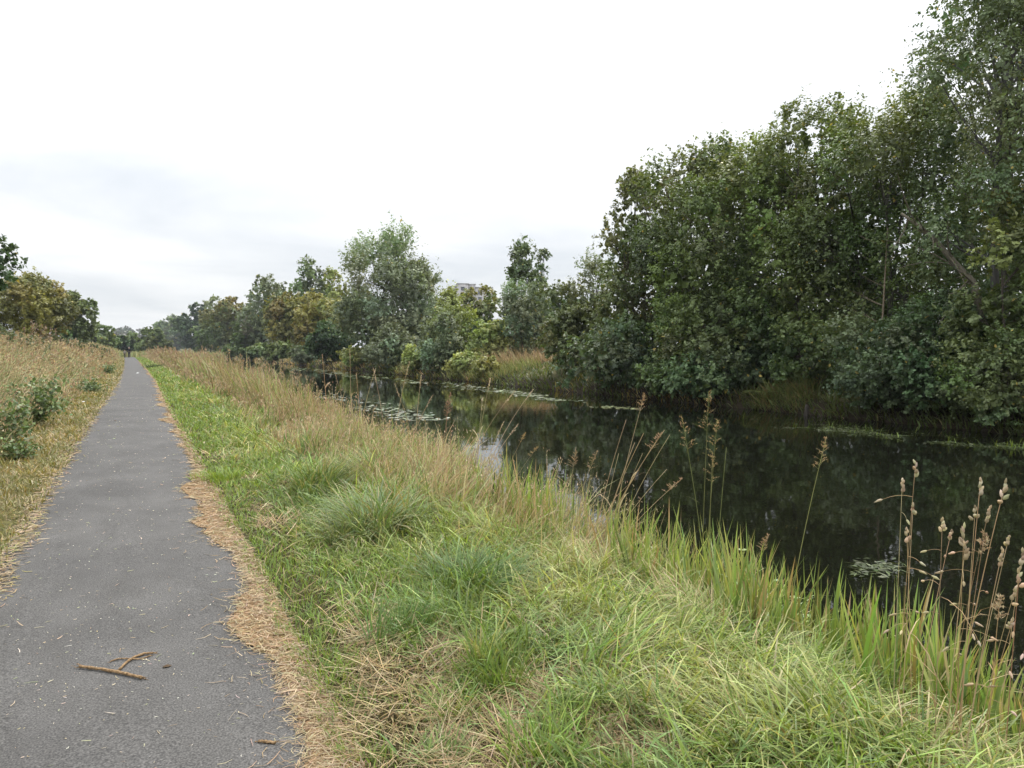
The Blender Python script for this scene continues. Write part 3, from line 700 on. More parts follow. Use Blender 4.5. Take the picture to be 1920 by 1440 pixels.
def rough_grass():
    rng = np.random.default_rng(12); mb = MB()
    # long, lodged green grass
    n = 52000
    y = samp_y(rng, n, .6, 120, 1.5); x0 = edge_r(y) + .35; x = x0 + rng.random(n) ** .9 * (3.25 - x0 + .15)
    q = x - edge_r(y)
    bare = bare_mask(x, y)
    kp = rng.random(n) > bare * .95
    x, y, q = x[kp], y[kp], q[kp]; n = len(x)
    clump = fbm(x, y, .5, 81); flow = fbm(x, y, 1.1, 91) * 9.0
    hgt = (.16 + .34 * clump) * rng.uniform(.6, 1.35, n) * (0.45 + .55 * sstep(.4, 1.2, q))
    P = np.stack([x, y, ground_z(x, y) - .006], 1)
    sel = fbm(x, y, .8, 101) + .1 * rng.standard_normal(n)
    cb = np.where((sel > .56)[:, None], pick(rng, PALE, n), np.where((sel > .43)[:, None], pick(rng, GREEN, n), pick(rng, BLUE, n)))
    pd = .07 + .16 * sstep(6, 14, y)
    isd = rng.random(n) < pd
    cb[isd] = pick(rng, TAN + PALE, int(isd.sum()))
    ang = flow + rng.standard_normal(n) * 1.35
    cb *= np.exp(.22 * rng.standard_normal((n, 1)))
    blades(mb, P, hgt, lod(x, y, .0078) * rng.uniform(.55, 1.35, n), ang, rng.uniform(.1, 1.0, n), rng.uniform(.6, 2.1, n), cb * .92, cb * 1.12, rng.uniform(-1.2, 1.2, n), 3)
    tag(mb.build('rough_grass', M_GRASS), 'long flattened green grass on the near bank', kind='stuff')
    # dead matted thatch
    mb = MB(); n = 46000
    y = samp_y(rng, n, .6, 14, 1.7); x = edge_r(y) + .1 + rng.random(n) * 2.6
    q = x - edge_r(y)
    bare = bare_mask(x, y)
    kp = rng.random(n) < bare * .9 + .14 + .12 * sstep(.5, .7, fbm(x, y, .5, 79))
    x, y = x[kp], y[kp]; n = len(x)
    P = np.stack([x, y, ground_z(x, y) + .004 + rng.random(n) * .03], 1)
    cb = pick(rng, TAN + STRAW[2:3] + [(.27, .2, .1)], n, .25)
    ang = fbm(x, y, .4, 111) * 12 + rng.standard_normal(n) * .9
    blades(mb, P, rng.uniform(.08, .28, n), lod(x, y, .0036), ang, rng.uniform(1.0, 1.5, n), rng.uniform(-.2, .6, n), cb, cb * 1.1, rng.uniform(-.6, .6, n), 2, -.01)
    tag(mb.build('dead_thatch', M_DRY), 'matted dead brown grass between the green tufts', kind='stuff')
rough_grass()

def tall_dry_grass():
    rng = np.random.default_rng(13); mb = MB(); hd = MB()
    n = 40000
    y = samp_y(rng, n, 4.5, 170, 1.35, 2.0); inner = .95 + .9 * fbm(y, 1, 5.0, 119) - .25 * sstep(10, 40, y)
    x = edge_r(y) + inner + rng.random(n) * (4.0 - edge_r(y) - inner)
    q = x - edge_r(y)
    kp = rng.random(n) < sstep(4.5, 9.5, y + .9 * (q - 1.8)) * sstep(.38, .62, fbm(x, y, 1.3, 121) + .14 * (q - 1.2)) * (1 - .6 * sstep(3.2, 3.8, x) * (1 - sstep(9, 13, y)))
    x, y, q = x[kp], y[kp], q[kp]; n = len(x)
    hgt = (.12 + .85 * fbm(x, y, .8, 131)) * rng.uniform(.5, 1.3, n) * (.35 + .65 * sstep(.8, 2.6, q)) + .1
    P = np.stack([x, y, np.maximum(ground_z(x, y), WATER_Z - .05)], 1)
    cb = pick(rng, TAN + PALE[2:] + [(.45, .34, .19)], n, .16)
    g = rng.random(n) < .18 + .4 * sstep(.42, .6, fbm(x, y, 1.6, 139))
    cb[g] = pick(rng, PALE + BLUE, int(g.sum()))
    ang = 3.9 + fbm(x, y, 1.5, 141) * 4 + rng.standard_normal(n) * 1.1
    tip = blades(mb, P, hgt, lod(x, y, .004, .0012), ang, rng.uniform(.0, .6, n), rng.uniform(.1, 1.3, n), cb, cb * 1.12, rng.uniform(-.9, .9, n), 3)
    k = np.nonzero((rng.random(n) < .42) & (hgt > .4))[0]
    idx = np.repeat(k, 4); m = len(idx)
    Pp = tip[idx] + rng.standard_normal((m, 3)) * np.array([.014, .014, .035]) - np.array([0, 0, .03])
    sz = lod(x[idx], y[idx], .016, .0024)
    diamonds(hd, Pp, unit(rng.standard_normal((m, 3)) * .5 + np.array([0, 0, 1])), unit(rng.standard_normal((m, 3))), sz * 1.8, sz * .55, pick(rng, [(.46, .36, .22), (.40, .30, .18), (.52, .42, .27)], m))
    o = tag(mb.build('tall_dry_grass', M_DRY), 'tall straw coloured grass along the canal side of the bank', kind='stuff')
    h = hd.build('seed_heads', M_DRY, o); h['kind'] = 'stuff'
tall_dry_grass()

def fringe_reeds():
    rng = np.random.default_rng(24); mb = MB(); hd = MB()
    n = 10500
    y = samp_y(rng, n, 7, 170, 1.1, 4.0); x = 2.9 + rng.random(n) * 1.3
    kp = rng.random(n) < sstep(.36, .6, fbm(x * 1.5, y, 1.5, 251)) * (.25 + .75 * sstep(9, 22, y)); x, y = x[kp], y[kp]; n = len(x)
    P = np.stack([x, y, np.maximum(ground_z(x, y), WATER_Z - .1)], 1)
    hgt = rng.uniform(.75, 1.4, n) * (.75 + .55 * vnoise(x, y, 2.0, 253)) * (.8 + .5 * sstep(12, 30, y))
    cb = pick(rng, TAN + PALE + [(.3, .24, .13), (.24, .24, .1)], n, .18)
    tip = blades(mb, P, hgt, lod(x, y, .0055, .0012), 3.6 + rng.normal(0, 1.3, n), rng.uniform(0, .35, n), rng.uniform(0, .8, n), cb, cb * 1.08, rng.uniform(-1.2, 1.2, n), 3)
    k = np.nonzero(rng.random(n) < .4)[0]; idx = np.repeat(k, 6); m = len(idx); sz = lod(x[idx], y[idx], .02, .0019)
    diamonds(hd, tip[idx] + rng.standard_normal((m, 3)) * np.array([.02, .02, .06]) - np.array([0, 0, .05]), unit(rng.standard_normal((m, 3)) * .5 + np.array([0, 0, 1])), unit(rng.standard_normal((m, 3))), sz * 1.9, sz * .5, pick(rng, [(.40, .30, .18), (.34, .24, .14), (.46, .36, .23)], m))
    o = tag(mb.build('fringe_reeds', M_DRY), 'tall thin reeds fringing the near water edge further off', kind='stuff')
    h = hd.build('seed_heads', M_DRY, o); h['kind'] = 'stuff'
fringe_reeds()

def waterside_iris():
    rng = np.random.default_rng(14); mb = MB()
    n = 5600
    y = samp_y(rng, n, -.3, 13, 1.25, 2.0); x = 3.28 + rng.random(n) ** 1.2 * (.95 + .25 * vnoise(y, 0, 1.1, 4))
    kp = fbm(x, y, .55, 151) > .455
    x, y = x[kp], y[kp]; n = len(x)
    gzv = ground_z(x, y)
    hgt = rng.uniform(.42, .9, n) * (.72 + .42 * vnoise(x, y, .6, 6)) * (.8 + .2 * sstep(2, 5, y))
    P = np.stack([x, y, np.maximum(gzv, WATER_Z - .12)], 1)
    cb = pick(rng, [(.20, .27, .075), (.23, .30, .085), (.17, .25, .09), (.31, .34, .13)], n, .24)
    ct = cb * 1.1
    yl = rng.random(n) < .09; ct[yl] = pick(rng, [(.42, .37, .13), (.42, .33, .14)], int(yl.sum()))
    dd = rng.random(n) < .12; cb[dd] = pick(rng, TAN, int(dd.sum())); ct[dd] = pick(rng, STRAW, int(dd.sum()))
    blades(mb, P, hgt, rng.uniform(.011, .021, n), rng.random(n) * 6.283, rng.uniform(0, .34, n), rng.uniform(-.05, .35, n) + (rng.random(n) < .06) * 1.6, cb, ct, rng.uniform(-1.5, 1.5, n), 4)
    tag(mb.build('waterside_iris', M_REED), 'yellow green sword-leaved iris bed at the near water edge', kind='stuff')
waterside_iris()

def left_verge():
    rng = np.random.default_rng(15); mb = MB()
    n = 15000
    y = samp_y(rng, n, 4, 140, 1.5); x = edge_l(y) + .04 - rng.random(n) ** 1.1 * 1.25
    P = np.stack([x, y, ground_z(x, y) - .004], 1)
    dry = fbm(x, y, .7, 161)
    cb = pick(rng, [(.20, .18, .06), (.16, .17, .05), (.24, .2, .085)], n)
    isd = rng.random(n) < np.clip((dry - .42) * 2.4, .12, .8); cb[isd] = pick(rng, TAN, int(isd.sum()))
    q = edge_l(y) - x
    blades(mb, P, (.05 + .1 * fbm(x, y, .5, 171)) * rng.uniform(.7, 1.5, n) * (1 + .8 * sstep(.7, 1.2, q)), lod(x, y, .005), rng.random(n) * 6.283, rng.uniform(.2, .9, n), rng.uniform(.2, 1.2, n), cb * .95, cb * 1.1, rng.uniform(-.8, .8, n), 2)
    tag(mb.build('verge_grass', M_GRASS), 'short yellowish grass between the towpath and left embankment', kind='stuff')
    mb = MB(); hd = MB(); n = 58000
    y = samp_y(rng, n, 7, 190, 1.2, 3.0); q = rng.random(n) ** .85
    x = edge_l(y) - .95 - q * (3.0 + 6.5 * sstep(10, 60, y))
    hgt = (.5 + .6 * fbm(x, y, 1.1, 181)) * rng.uniform(.6, 1.3, n) * (.45 + .55 * sstep(.9, 1.7, edge_l(y) - x))
    P = np.stack([x, y, ground_z(x, y) - .01], 1)
    sel = .6 * fbm(x, y, 2.4, 191) + .4 * fbm(x, y, .7, 193)
    cb = pick(rng, TAN + [(.46, .41, .21), (.40, .36, .18), (.52, .46, .29)], n, .18)
    g = rng.random(n) < np.clip((sel - .42) * 3.4 + .35, .12, .9); cb[g] = pick(rng, [(.19, .21, .075), (.15, .185, .065), (.24, .245, .105)], int(g.sum()))
    ang = .2 + fbm(x, y, 1.6, 201) * 2.4 + rng.standard_normal(n) * .9
    tip = blades(mb, P, hgt, lod(x, y, .0042, .00095), ang, rng.uniform(.15, .9, n), rng.uniform(.3, 1.5, n), cb, cb * 1.1, rng.uniform(-.9, .9, n), 2)
    k = np.nonzero((rng.random(n) < .3) & (hgt > .35))[0]; idx = np.repeat(k, 3); m = len(idx)
    sz = lod(x[idx], y[idx], .018, .0022)
    diamonds(hd, tip[idx] + rng.standard_normal((m, 3)) * np.array([.03, .03, .04]), unit(rng.standard_normal((m, 3)) * .5 + np.array([.5, .2, .8])), unit(rng.standard_normal((m, 3))), sz * 1.8, sz * .6, pick(rng, [(.42, .32, .18), (.46, .36, .2), (.34, .24, .14)], m))
    o = tag(mb.build('embankment_grass', M_DRY), 'tall pale dry grass covering the left embankment', kind='stuff')
    h = hd.build('seed_heads', M_DRY, o); h['kind'] = 'stuff'
left_verge()

def far_bank_cover():
    rng = np.random.default_rng(16); mb = MB()
    n = 18000
    y = samp_y(rng, n, 6, 170, 1.15, 5); x = 19.35 + rng.random(n) ** 1.3 * 7.5
    P = np.stack([x, y, ground_z(x, y) - .02], 1)
    kp = P[:, 2] > WATER_Z - .05; P = P[kp]; x = x[kp]; y = y[kp]; n = len(x)
    sel = fbm(x, y, 3.2, 211)
    cb = pick(rng, [(.10, .13, .045), (.13, .155, .055), (.085, .11, .04)], n)
    t = sel + .12 * rng.standard_normal(n) > .64 - .14 * sstep(38, 55, y); cb[t] = pick(rng, [(.30, .23, .10), (.24, .19, .08), (.34, .26, .13)], int(t.sum()))
    hgt = (.15 + .5 * fbm(x, y, 2.0, 221)) * rng.uniform(.6, 1.3, n)
    ang = np.where(x < 20.3, math.pi + rng.standard_normal(n) * .8, rng.random(n) * 6.283)
    blades(mb, P, hgt, lod(x, y, .012, .0017), ang, rng.uniform(.1, .6, n), rng.uniform(.3, 1.6, n), cb, cb * 1.1, rng.uniform(-.8, .8, n), 2, -.4)
    tag(mb.build('far_bank_grass', M_GRASS), 'mixed green and brown grass on the far bank', kind='stuff')
far_bank_cover()

def far_verge():
    rng = np.random.default_rng(19); mb = MB(); n = 2600
    y = rng.uniform(160, 178, n); x = rng.uniform(-11, 17, n); P = np.stack([x, y, np.maximum(ground_z(x, y), WATER_Z) - .05], 1)
    cb = pick(rng, [(.34, .35, .16), (.40, .37, .2), (.28, .31, .13)], n)
    blades(mb, P, rng.uniform(.9, 1.5, n) + np.where(x > 3.3, .4, 0), rng.uniform(.12, .22, n), rng.random(n) * 6.283, rng.uniform(0, .4, n), rng.uniform(0, .7, n), cb, cb * 1.05, rng.uniform(-1, 1, n), 2)
    tag(mb.build('far_verge_grass', M_DRY), 'pale tall grass closing the far end of the towpath', kind='stuff')
far_verge()

# ------------------------------------------------------------------ straw along and on the towpath
def straw():
    rng = np.random.default_rng(17); mb = MB()
    def put(x, y, z, ln, w, ang, col):
        n = len(x); d = np.stack([np.cos(ang), np.sin(ang), rng.normal(0, .05, n)], 1)
        P = np.stack([x, y, z], 1)
        nn = np.stack([rng.normal(0, .25, n), rng.normal(0, .25, n), np.ones(n)], 1)
        S = unit(np.cross(nn, d)); bend = S * (rng.normal(0, .12, n) * ln)[:, None]
        a = P - d * (ln * .5)[:, None]; b = P + bend; c = P + d * (ln * .5)[:, None]
        hw = (w * .5)[:, None]
        v = np.stack([a - S * hw, a + S * hw, b - S * hw, b + S * hw, c - S * hw * .4, c + S * hw * .4], 1).reshape(-1, 3)
        v[:, 2] = np.maximum(v[:, 2], np.repeat(z, 6) - .004)
        base = (np.arange(n) * 6)[:, None]
        mb.add(v, [np.concatenate([base + np.array([[0, 1, 3, 2]]), base + np.array([[2, 3, 5, 4]])])], np.repeat(col, 6, 0))
    n = 16000
    y = samp_y(rng, n, 1.2, 90, 1.6)
    a, b = asphalt_r(y), edge_r(y)
    t = rng.random(n); x = a + (b + .07 - a) * t ** .8
    x -= (rng.random(n) < .1) * rng.exponential(.07, n)
    put(x, y, path_z(x, y) + .003 + rng.random(n) * .018, rng.uniform(.02, .10, n) * (1 + y * .01), lod(x, y, .0022, .0010), rng.random(n) * 6.283, pick(rng, STRAW, n, .2))
    n = 2200      # loose bits over the tarmac
    y = samp_y(rng, n, 1.5, 40, 1.5); x = path_c(y) + rng.uniform(-.86, .7, n)
    put(x, y, path_z(x, y) + .003, rng.uniform(.004, .02, n) * np.where(rng.random(n) < .12, 3.2, 1), lod(x, y, .0022, .0009), rng.random(n) * 6.283, pick(rng, [(.55, .47, .33), (.6, .55, .44), (.45, .35, .22), (.38, .4, .22)], n, .2))
    n = 5200      # along the left edge
    y = samp_y(rng, n, 4, 80, 1.45); x = edge_l(y) + rng.normal(-.02, .07, n) + .1 * sstep(.5, .75, fbm(y, 5, 1.3, 231))
    put(x, y, np.maximum(path_z(x, y), .008) + .003 + rng.random(n) * .012, rng.uniform(.03, .12, n), lod(x, y, .003, .0011), rng.random(n) * 6.283, pick(rng, STRAW + [(.3, .27, .1)], n, .2))
    tag(mb.build('straw_litter', M_DRY), 'dry orange straw drifted along the towpath edge', kind='stuff')
    ys = np.concatenate([np.arange(1, 30, .035), np.arange(30, 110, .3)])
    a = asphalt_r(ys) + .03 + .03 * rng.random(len(ys)); b = edge_r(ys) + .06
    w = np.linspace(0, 1, 5)
    X = a[:, None] + (b - a)[:, None] * w; Z = path_z(X, ys[:, None] + 0 * X) + .004 + .004 * rng.random(X.shape)
    mb = MB(); mb.add(np.stack([X, ys[:, None] + 0 * X, Z], -1).reshape(-1, 3), grid_faces(len(ys), 5))
    tag(mb.build('straw_mat', flat_mat('straw_mat', (.25, .165, .09), .95, .1, .45, 60, .8)), 'trodden straw layer under the loose straw', kind='stuff')
straw()

# ------------------------------------------------------------------ floating weed and lily leaves
def disc(mb, c, r, ang, col, notch=.35, k=9, tilt=(0, 0)):
    a = ang + np.linspace(notch, 2 * math.pi - notch, k)
    x = c[0] + r * np.cos(a); y = c[1] + r * np.sin(a) * .9
    z = c[2] + tilt[0] * (x - c[0]) + tilt[1] * (y - c[1])
    v = np.concatenate([[[c[0], c[1], c[2] + .002]], np.stack([x, y, z], 1)])
    f = np.stack([np.zeros(k - 1, int), np.arange(1, k), np.arange(2, k + 1)], 1)
    mb.add(v, f, col)
def floating():
    rng = np.random.default_rng(18)
    mb = MB()
    def mat(poly, n, r0, r1, cols, mbx):
        poly = np.array(poly, float)
        for i in range(n):
            t = rng.random(); s = rng.normal(0, .5)
            j = min(int(t * (len(poly) - 1)), len(poly) - 2); f = t * (len(poly) - 1) - j
            u = poly[j, 0] * (1 - f) + poly[j + 1, 0] * f; v = poly[j, 1] * (1 - f) + poly[j + 1, 1] * f; wd = poly[j, 2] * (1 - f) + poly[j + 1, 2] * f
            p = on_z(u + rng.normal(0, 12), v + np.clip(s, -1, 1) * wd, WATER_Z)
            if p[0] < 3.6 or p[0] > 19.7: continue
            if vnoise(p[0], p[1] * .4, 1.1, 77) < .4: continue
            disc(mbx, (p[0], p[1], WATER_Z + .006 + rng.random() * .012), rng.uniform(r0, r1), rng.random() * 6.28, pick(rng, cols, 1)[0], tilt=rng.normal(0, .05, 2))
    lil = [(.30, .33, .24), (.24, .28, .17), (.36, .38, .30), (.20, .24, .12)]
    mat([(600, 742, 8), (720, 770, 14), (800, 790, 12), (870, 800, 4)], 520, .05, .10, lil, mb)
    mat([(760, 718, 4), (860, 723, 6), (940, 733, 6), (1010, 742, 4), (1075, 757, 2)], 560, .06, .12, lil + [(.2, .26, .1)], mb)
    mat([(540, 690, 4), (660, 702, 4), (760, 716, 4)], 250, .12, .2, [(.2, .25, .12), (.16, .2, .09)], mb)
    mat([(1125, 762, 2), (1190, 768, 2)], 70, .05, .09, [(.25, .28, .12)], mb)
    tag(mb.build('lily_raft', M_PAD), 'rafts of pale floating lily leaves on the water', kind='stuff')
    wb = MB()
    poly = np.array([(1400, 790, 4), (1480, 800, 6), (1600, 808, 9), (1720, 822, 9), (1840, 832, 7), (1960, 845, 5)], float)
    n = 4200
    t = rng.random(n) * (len(poly) - 1); j = t.astype(int).clip(0, len(poly) - 2); f = (t - j)[:, None]
    uvw = poly[j] * (1 - f) + poly[j + 1] * f
    P = np.array([on_z(a + rng.normal(0, 6), b + np.clip(rng.normal(0, .5), -1, 1) * c, WATER_Z) for a, b, c in uvw])
    kp = (P[:, 0] < 19.6) & (fbm(P[:, 0], P[:, 1], .9, 88) > .5); P = P[kp]; n = len(P)
    P2 = np.array([on_z(rng.uniform(1600, 1680) + rng.normal(0, 10), 1068 + rng.normal(0, 7), WATER_Z) for _ in range(160)])
    P = np.concatenate([P, P2]); n = len(P); P[:, 2] = WATER_Z + .006 + rng.random(n) * .02
    a = rng.random(n) * 6.283
    diamonds(wb, P, np.stack([np.cos(a), np.sin(a), rng.normal(.05, .12, n)], 1), np.stack([rng.normal(0, .2, n), rng.normal(0, .2, n), np.ones(n)], 1), rng.uniform(.05, .14, n), rng.uniform(.015, .04, n), pick(rng, [(.06, .082, .026), (.085, .11, .036), (.05, .066, .022)], n))
    k = 70; i = rng.integers(0, len(P) - 160, k)
    blades(wb, P[i], rng.uniform(.06, .26, k), np.full(k, .012), rng.random(k) * 6.283, rng.uniform(.1, .6, k), rng.uniform(0, 1.0, k), pick(rng, GREEN, k), pick(rng, GREEN, k), None, 2)
    tag(wb.build('floating_weed', M_GRASS), 'strip of floating green weed along the far water edge', kind='stuff')
    # single lily leaves among the near iris
    m0 = []
    for q in range(4):
        m = MB(); disc(m, (0, 0, 0), 1.0, 0, pick(rng, [(.26, .31, .17), (.30, .34, .22), (.22, .27, .12), (.33, .33, .17)], 1)[0], .2 + .12 * q, 12, rng.normal(0, .03, 2)); m0.append(m.mesh('lily_pad', M_PAD))
    for i in range(64):
        u = rng.uniform(1215, 1540); v = 1150 + (u - 1380) * .25 + rng.normal(0, 42)
        p = on_z(u, v, WATER_Z)
        if p[0] < 3.75: continue
        o = bpy.data.objects.new('lily_pad', m0[i % 4]); COL.objects.link(o)
        o.location = (p[0], p[1], WATER_Z + .008 + .0012 * (i % 9)); r = rng.uniform(.03, .058); o.scale = (r, r, r); o.rotation_euler.z = rng.random() * 6.28
        tag(o, 'small pale round lily leaf floating just behind the near iris blades', 'lily pad', 'lily leaves behind the near iris')
floating()

# ------------------------------------------------------------------ single plants of the near bank
def tussock(label, u, v, R, h, n, cols, seed, stiff=.5, w=.006, mat=None, name='grass_tussock', tips=None, outw=1.0):
    p = on_z(u, v, 0.02); x, y = float(p[0]), float(p[1]); z = gz(x, y)
    rng = np.random.default_rng(seed); mb = MB()
    r = R * np.sqrt(rng.random(n)) * .62; a = rng.random(n) * 6.283
    sub = rng.integers(0, 5, n); so = rng.normal(0, R * .38, (5, 2)); sh = rng.uniform(.6, 1.15, 5)
    px_, py_ = r * np.cos(a) + so[sub, 0], r * np.sin(a) + so[sub, 1]
    h = h * sh[sub]; la = rng.random() * 6.283; lw = rng.uniform(.3, 1.1)
    a = np.arctan2(np.sin(a) + lw * math.sin(la), np.cos(a) + lw * math.cos(la))
    P = np.stack([px_, py_, ground_z(x + px_, y + py_) - z - .01], 1)
    cb = pick(rng, cols, n); ct = cb * 1.12
    if tips is not None:
        k = rng.random(n) < .25; ct[k] = pick(rng, tips, int(k.sum()))
    blades(mb, P, h * rng.uniform(.55, 1.15, n), np.full(n, w * 1.25) * rng.uniform(.6, 1.3, n), a + rng.normal(0, .7, n), rng.uniform(.05, .35, n) + .5 * outw * r / R, rng.uniform(.3, 1.0, n) * (1.9 - stiff * 1.6), cb, ct, rng.uniform(-.8, .8, n), 4, .01)
    root = empty(name, (x, y, z))
    mb.build('blades', mat or M_GRASS, root)
    tag(root, label, 'grass tuft')
tussock('arching blue green grass tussock with pale drooping leaves', 690, 1010, .30, .6, 560, [(.12, .18, .065), (.15, .21, .09), (.19, .25, .11)], 301, .12, .0085, tips=TAN)
tussock('dark upright green tuft in front of the bare straw patch', 745, 1190, .13, .30, 190, [(.09, .16, .035), (.11, .185, .04)], 302, .75, .006)
tussock('lodged dark green grass swirl beyond the upright dark tuft', 890, 1095, .34, .5, 640, [(.105, .175, .048), (.13, .2, .06)], 303, .0, .006)
tussock('fresh green upright tuft beside the straw patch', 945, 1290, .13, .30, 190, [(.14, .21, .045), (.17, .235, .06)], 304, .85, .0055)
tussock('yellowish tuft with taller blades behind the fresh green tuft', 905, 1245, .09, .34, 110, PALE + GREEN[:1], 305, .7, .006, tips=STRAW)
tussock('dark low tuft rooted in the brown thatch', 845, 1335, .12, .2, 170, BLUE + GREEN, 306, .3, .006)
tussock('broad leafy tuft at the edge of the brown thatch', 1130, 1330, .2, .3, 260, BLUE, 307, .3, .0065)
tussock('bright tuft at the bottom edge of the picture', 1045, 1425, .15, .28, 200, GREEN, 308, .7, .006)
tussock('small tuft at the bottom beside the bare thatch', 820, 1425, .12, .16, 140, BLUE, 309, .4, .006)
tussock('shaggy dark tussock in the long grass by the mown strip', 610, 925, .3, .55, 460, [(.12, .18, .06), (.15, .215, .075)], 310, .2, .0075, tips=TAN)
tussock('big shaggy tussock against the tall dry grass', 720, 905, .36, .6, 420, BLUE + PALE, 311, .3, .0075, tips=TAN)
tussock('dark blue green clump beside the mown strip further off', 430, 780, .5, .45, 300, BLUE, 312, .3, .014)
tussock('dark weedy clump near the far end of the mown strip', 300, 690, .9, .6, 260, [(.07, .10, .04), (.09, .12, .05)], 313, .4, .04)
tussock('lodged pale grass sheaf sliding down towards the iris', 1320, 1120, .42, .6, 480, PALE + TAN[:2], 314, .0, .005, M_DRY)
tussock('pale flattened sheaf in the grass above the iris', 1180, 1060, .36, .5, 380, PALE + TAN, 315, .0, .005, M_DRY)
tussock('bright green tuft in the mown strip by the brown patch', 400, 900, .3, .22, 320, GREEN, 316, .5, .006)
tussock('dry brown leafy tuft at the bottom right corner', 1760, 1425, .3, .34, 260, PALE + BLUE + TAN[:1], 317, .1, .007, tips=STRAW)

def lump(mb, c, ax, ln, wd, col, rng):
    """one fat spikelet cluster: a bumpy spindle"""
    ax = unit(np.asarray(ax, float)); ref = np.array([0, 0, 1.0]) if abs(ax[2]) < .9 else np.array([1.0, 0, 0])
    s = unit(np.cross(ax, ref)); b = np.cross(ax, s)
    t = np.array([0, .2, .5, .8, 1]); r = np.array([.15, .85, 1, .6, .08]) * wd * .5
    k = 6; a = np.linspace(0, 6.283, k, endpoint=False)
    v = np.asarray(c)[None, None] + ax * (t * ln)[:, None, None] + (r[:, None] * rng.uniform(.7, 1.25, (5, k)))[..., None] * (np.cos(a)[None, :, None] * s + np.sin(a)[None, :, None] * b)
    mb.add(v.reshape(-1, 3), grid_faces(5, k, True), col)
def grass_plant(name, label, cat, base_u, X, tips, style, seed, stemcol, headcol, w=.0035, spread=.06, droop=0.0, head=.16, base_z=None):
    rng = np.random.default_rng(seed)
    b0 = on_x(base_u, X); x, y = float(b0[0]), float(b0[1]); z = max(gz(x, y), WATER_Z - .1) if base_z is None else base_z
    root = empty(name, (x, y, z)); o0 = np.array([x, y, z])
    dep = depth((x, y, .5))
    for i, tp in enumerate(tips):
        u, v = tp[:2]; st = tp[2] if len(tp) > 2 else style
        T = at_depth(u, v, dep + rng.uniform(-.12, .12) * dep * .2) - o0
        B = np.array([rng.normal(0, spread), rng.normal(0, spread), -.03])
        L_ = np.linalg.norm(T - B)
        M_ = B * .5 + T * .5 + np.array([-(T - B)[0], -(T - B)[1], 0]) * (.16 + droop) + np.array([0, 0, droop * L_])
        t = np.linspace(0, 1, 9)[:, None]; p = B * (1 - t) ** 2 + 2 * M_ * t * (1 - t) + T * t ** 2
        sm = MB(); k = .75 + .5 * rng.random()
        cst = pick(rng, [stemcol], 1, .1)[0]
        tube(sm, p, np.linspace(w * .62 * k, w * .28 * k, 9), 5, cst)
        ax = unit(p[-1] - p[-3])
        for q in range(rng.integers(0, 3)):      # a narrow leaf or two along the stem
            j = rng.integers(1, 6); a_ = rng.random() * 6.28
            blades(sm, p[j][None], rng.uniform(.1, .28) * min(1, L_), w * 1.6, np.array([a_]), .35, 1.2, cst[None], cst[None] * 1.1, None, 3, -.3)
        s = sm.build('stem', M_DRY, root)
        hb = MB()
        if st == 'cock':
            hl = head * rng.uniform(.55, 1.05); nb = rng.integers(5, 8)
            for q in range(nb):
                f = q / nb; c = p[-1] - ax * hl * (1 - f) * .85; sd_ = unit(rng.standard_normal(3)) * (.006 * (1 - f))
                lump(hb, c + sd_, ax + .45 * rng.standard_normal(3) * (1 - f * .6), hl * (.36 - .1 * f), (.017 - .008 * f), pick(rng, headcol, 1)[0], rng)
            for q in range(rng.integers(1, 4)):
                j = rng.integers(4, 8); a_ = rng.random() * 6.28; d = np.array([math.cos(a_), math.sin(a_), .25]); l_ = rng.uniform(.04, .13)
                bp = p[j] + np.outer(np.linspace(0, 1, 5), d * l_) + np.outer(np.linspace(0, 1, 5) ** 2, [0, 0, -l_ * .4])
                tube(hb, bp, np.linspace(.0011, .0008, 5), 4, cst)
                lump(hb, bp[-1], bp[-1] - bp[-2], rng.uniform(.025, .04), .011, pick(rng, headcol, 1)[0], rng)
        elif st == 'pan':
            hl = head * rng.uniform(.8, 1.15)
            for q in range(26):
                f = rng.random(); j = p[-1] - ax * hl * (1 - f); a_ = rng.random() * 6.28
                l_ = hl * .36 * (1.05 - f) * rng.uniform(.5, 1.2) + .015; d = np.array([math.cos(a_), math.sin(a_), .75 + .6 * f])
                bp = j + np.outer(np.linspace(0, 1, 4), unit(d) * l_) + np.outer(np.linspace(0, 1, 4) ** 2, [0, 0, -l_ * .25])
                tube(hb, bp, np.linspace(.0011, .0007, 4), 3, cst, False)
                m = 5; fr = rng.uniform(.25, 1.05, m)[:, None]
                P = j + unit(d) * l_ * fr + np.array([0, 0, -l_ * .25]) * fr ** 2 + rng.normal(0, .003, (m, 3))
                diamonds(hb, P, unit(d)[None] + rng.normal(0, .45, (m, 3)), unit(rng.standard_normal((m, 3))), rng.uniform(.012, .022, m), rng.uniform(.003, .006, m), pick(rng, headcol, m))
        elif st == 'arch':
            n = 30; j = p[-1] - ax * (head * rng.random(n))[:, None]
            diamonds(hb, j + rng.normal(0, .006, (n, 3)), ax[None] + rng.normal(0, .35, (n, 3)), unit(rng.standard_normal((n, 3))), rng.uniform(.02, .035, n), rng.uniform(.005, .009, n), pick(rng, headcol, n))
        if hb.n: hb.build('seed_head', M_DRY, s)
    tag(root, label, cat)
    return root
CK = [(.50, .40, .26), (.58, .48, .33), (.42, .32, .2)]
BR = [(.40, .27, .15), (.46, .33, .2), (.33, .21, .12)]
ST = (.46, .35, .19)
grass_plant('cocksfoot_grass', 'cocksfoot plant with the tallest pale seed stem near the corner', 'grass plant', 1712, 2.95, [(1692, 898), (1717, 864), (1712, 945), (1700, 990)], 'cock', 401, ST, CK, head=.1)
grass_plant('cocksfoot_grass', 'cocksfoot plant with two low seed stems left of the dense cluster', 'grass plant', 1735, 2.95, [(1767, 973), (1784, 995)], 'cock', 402, ST, CK, head=.08)
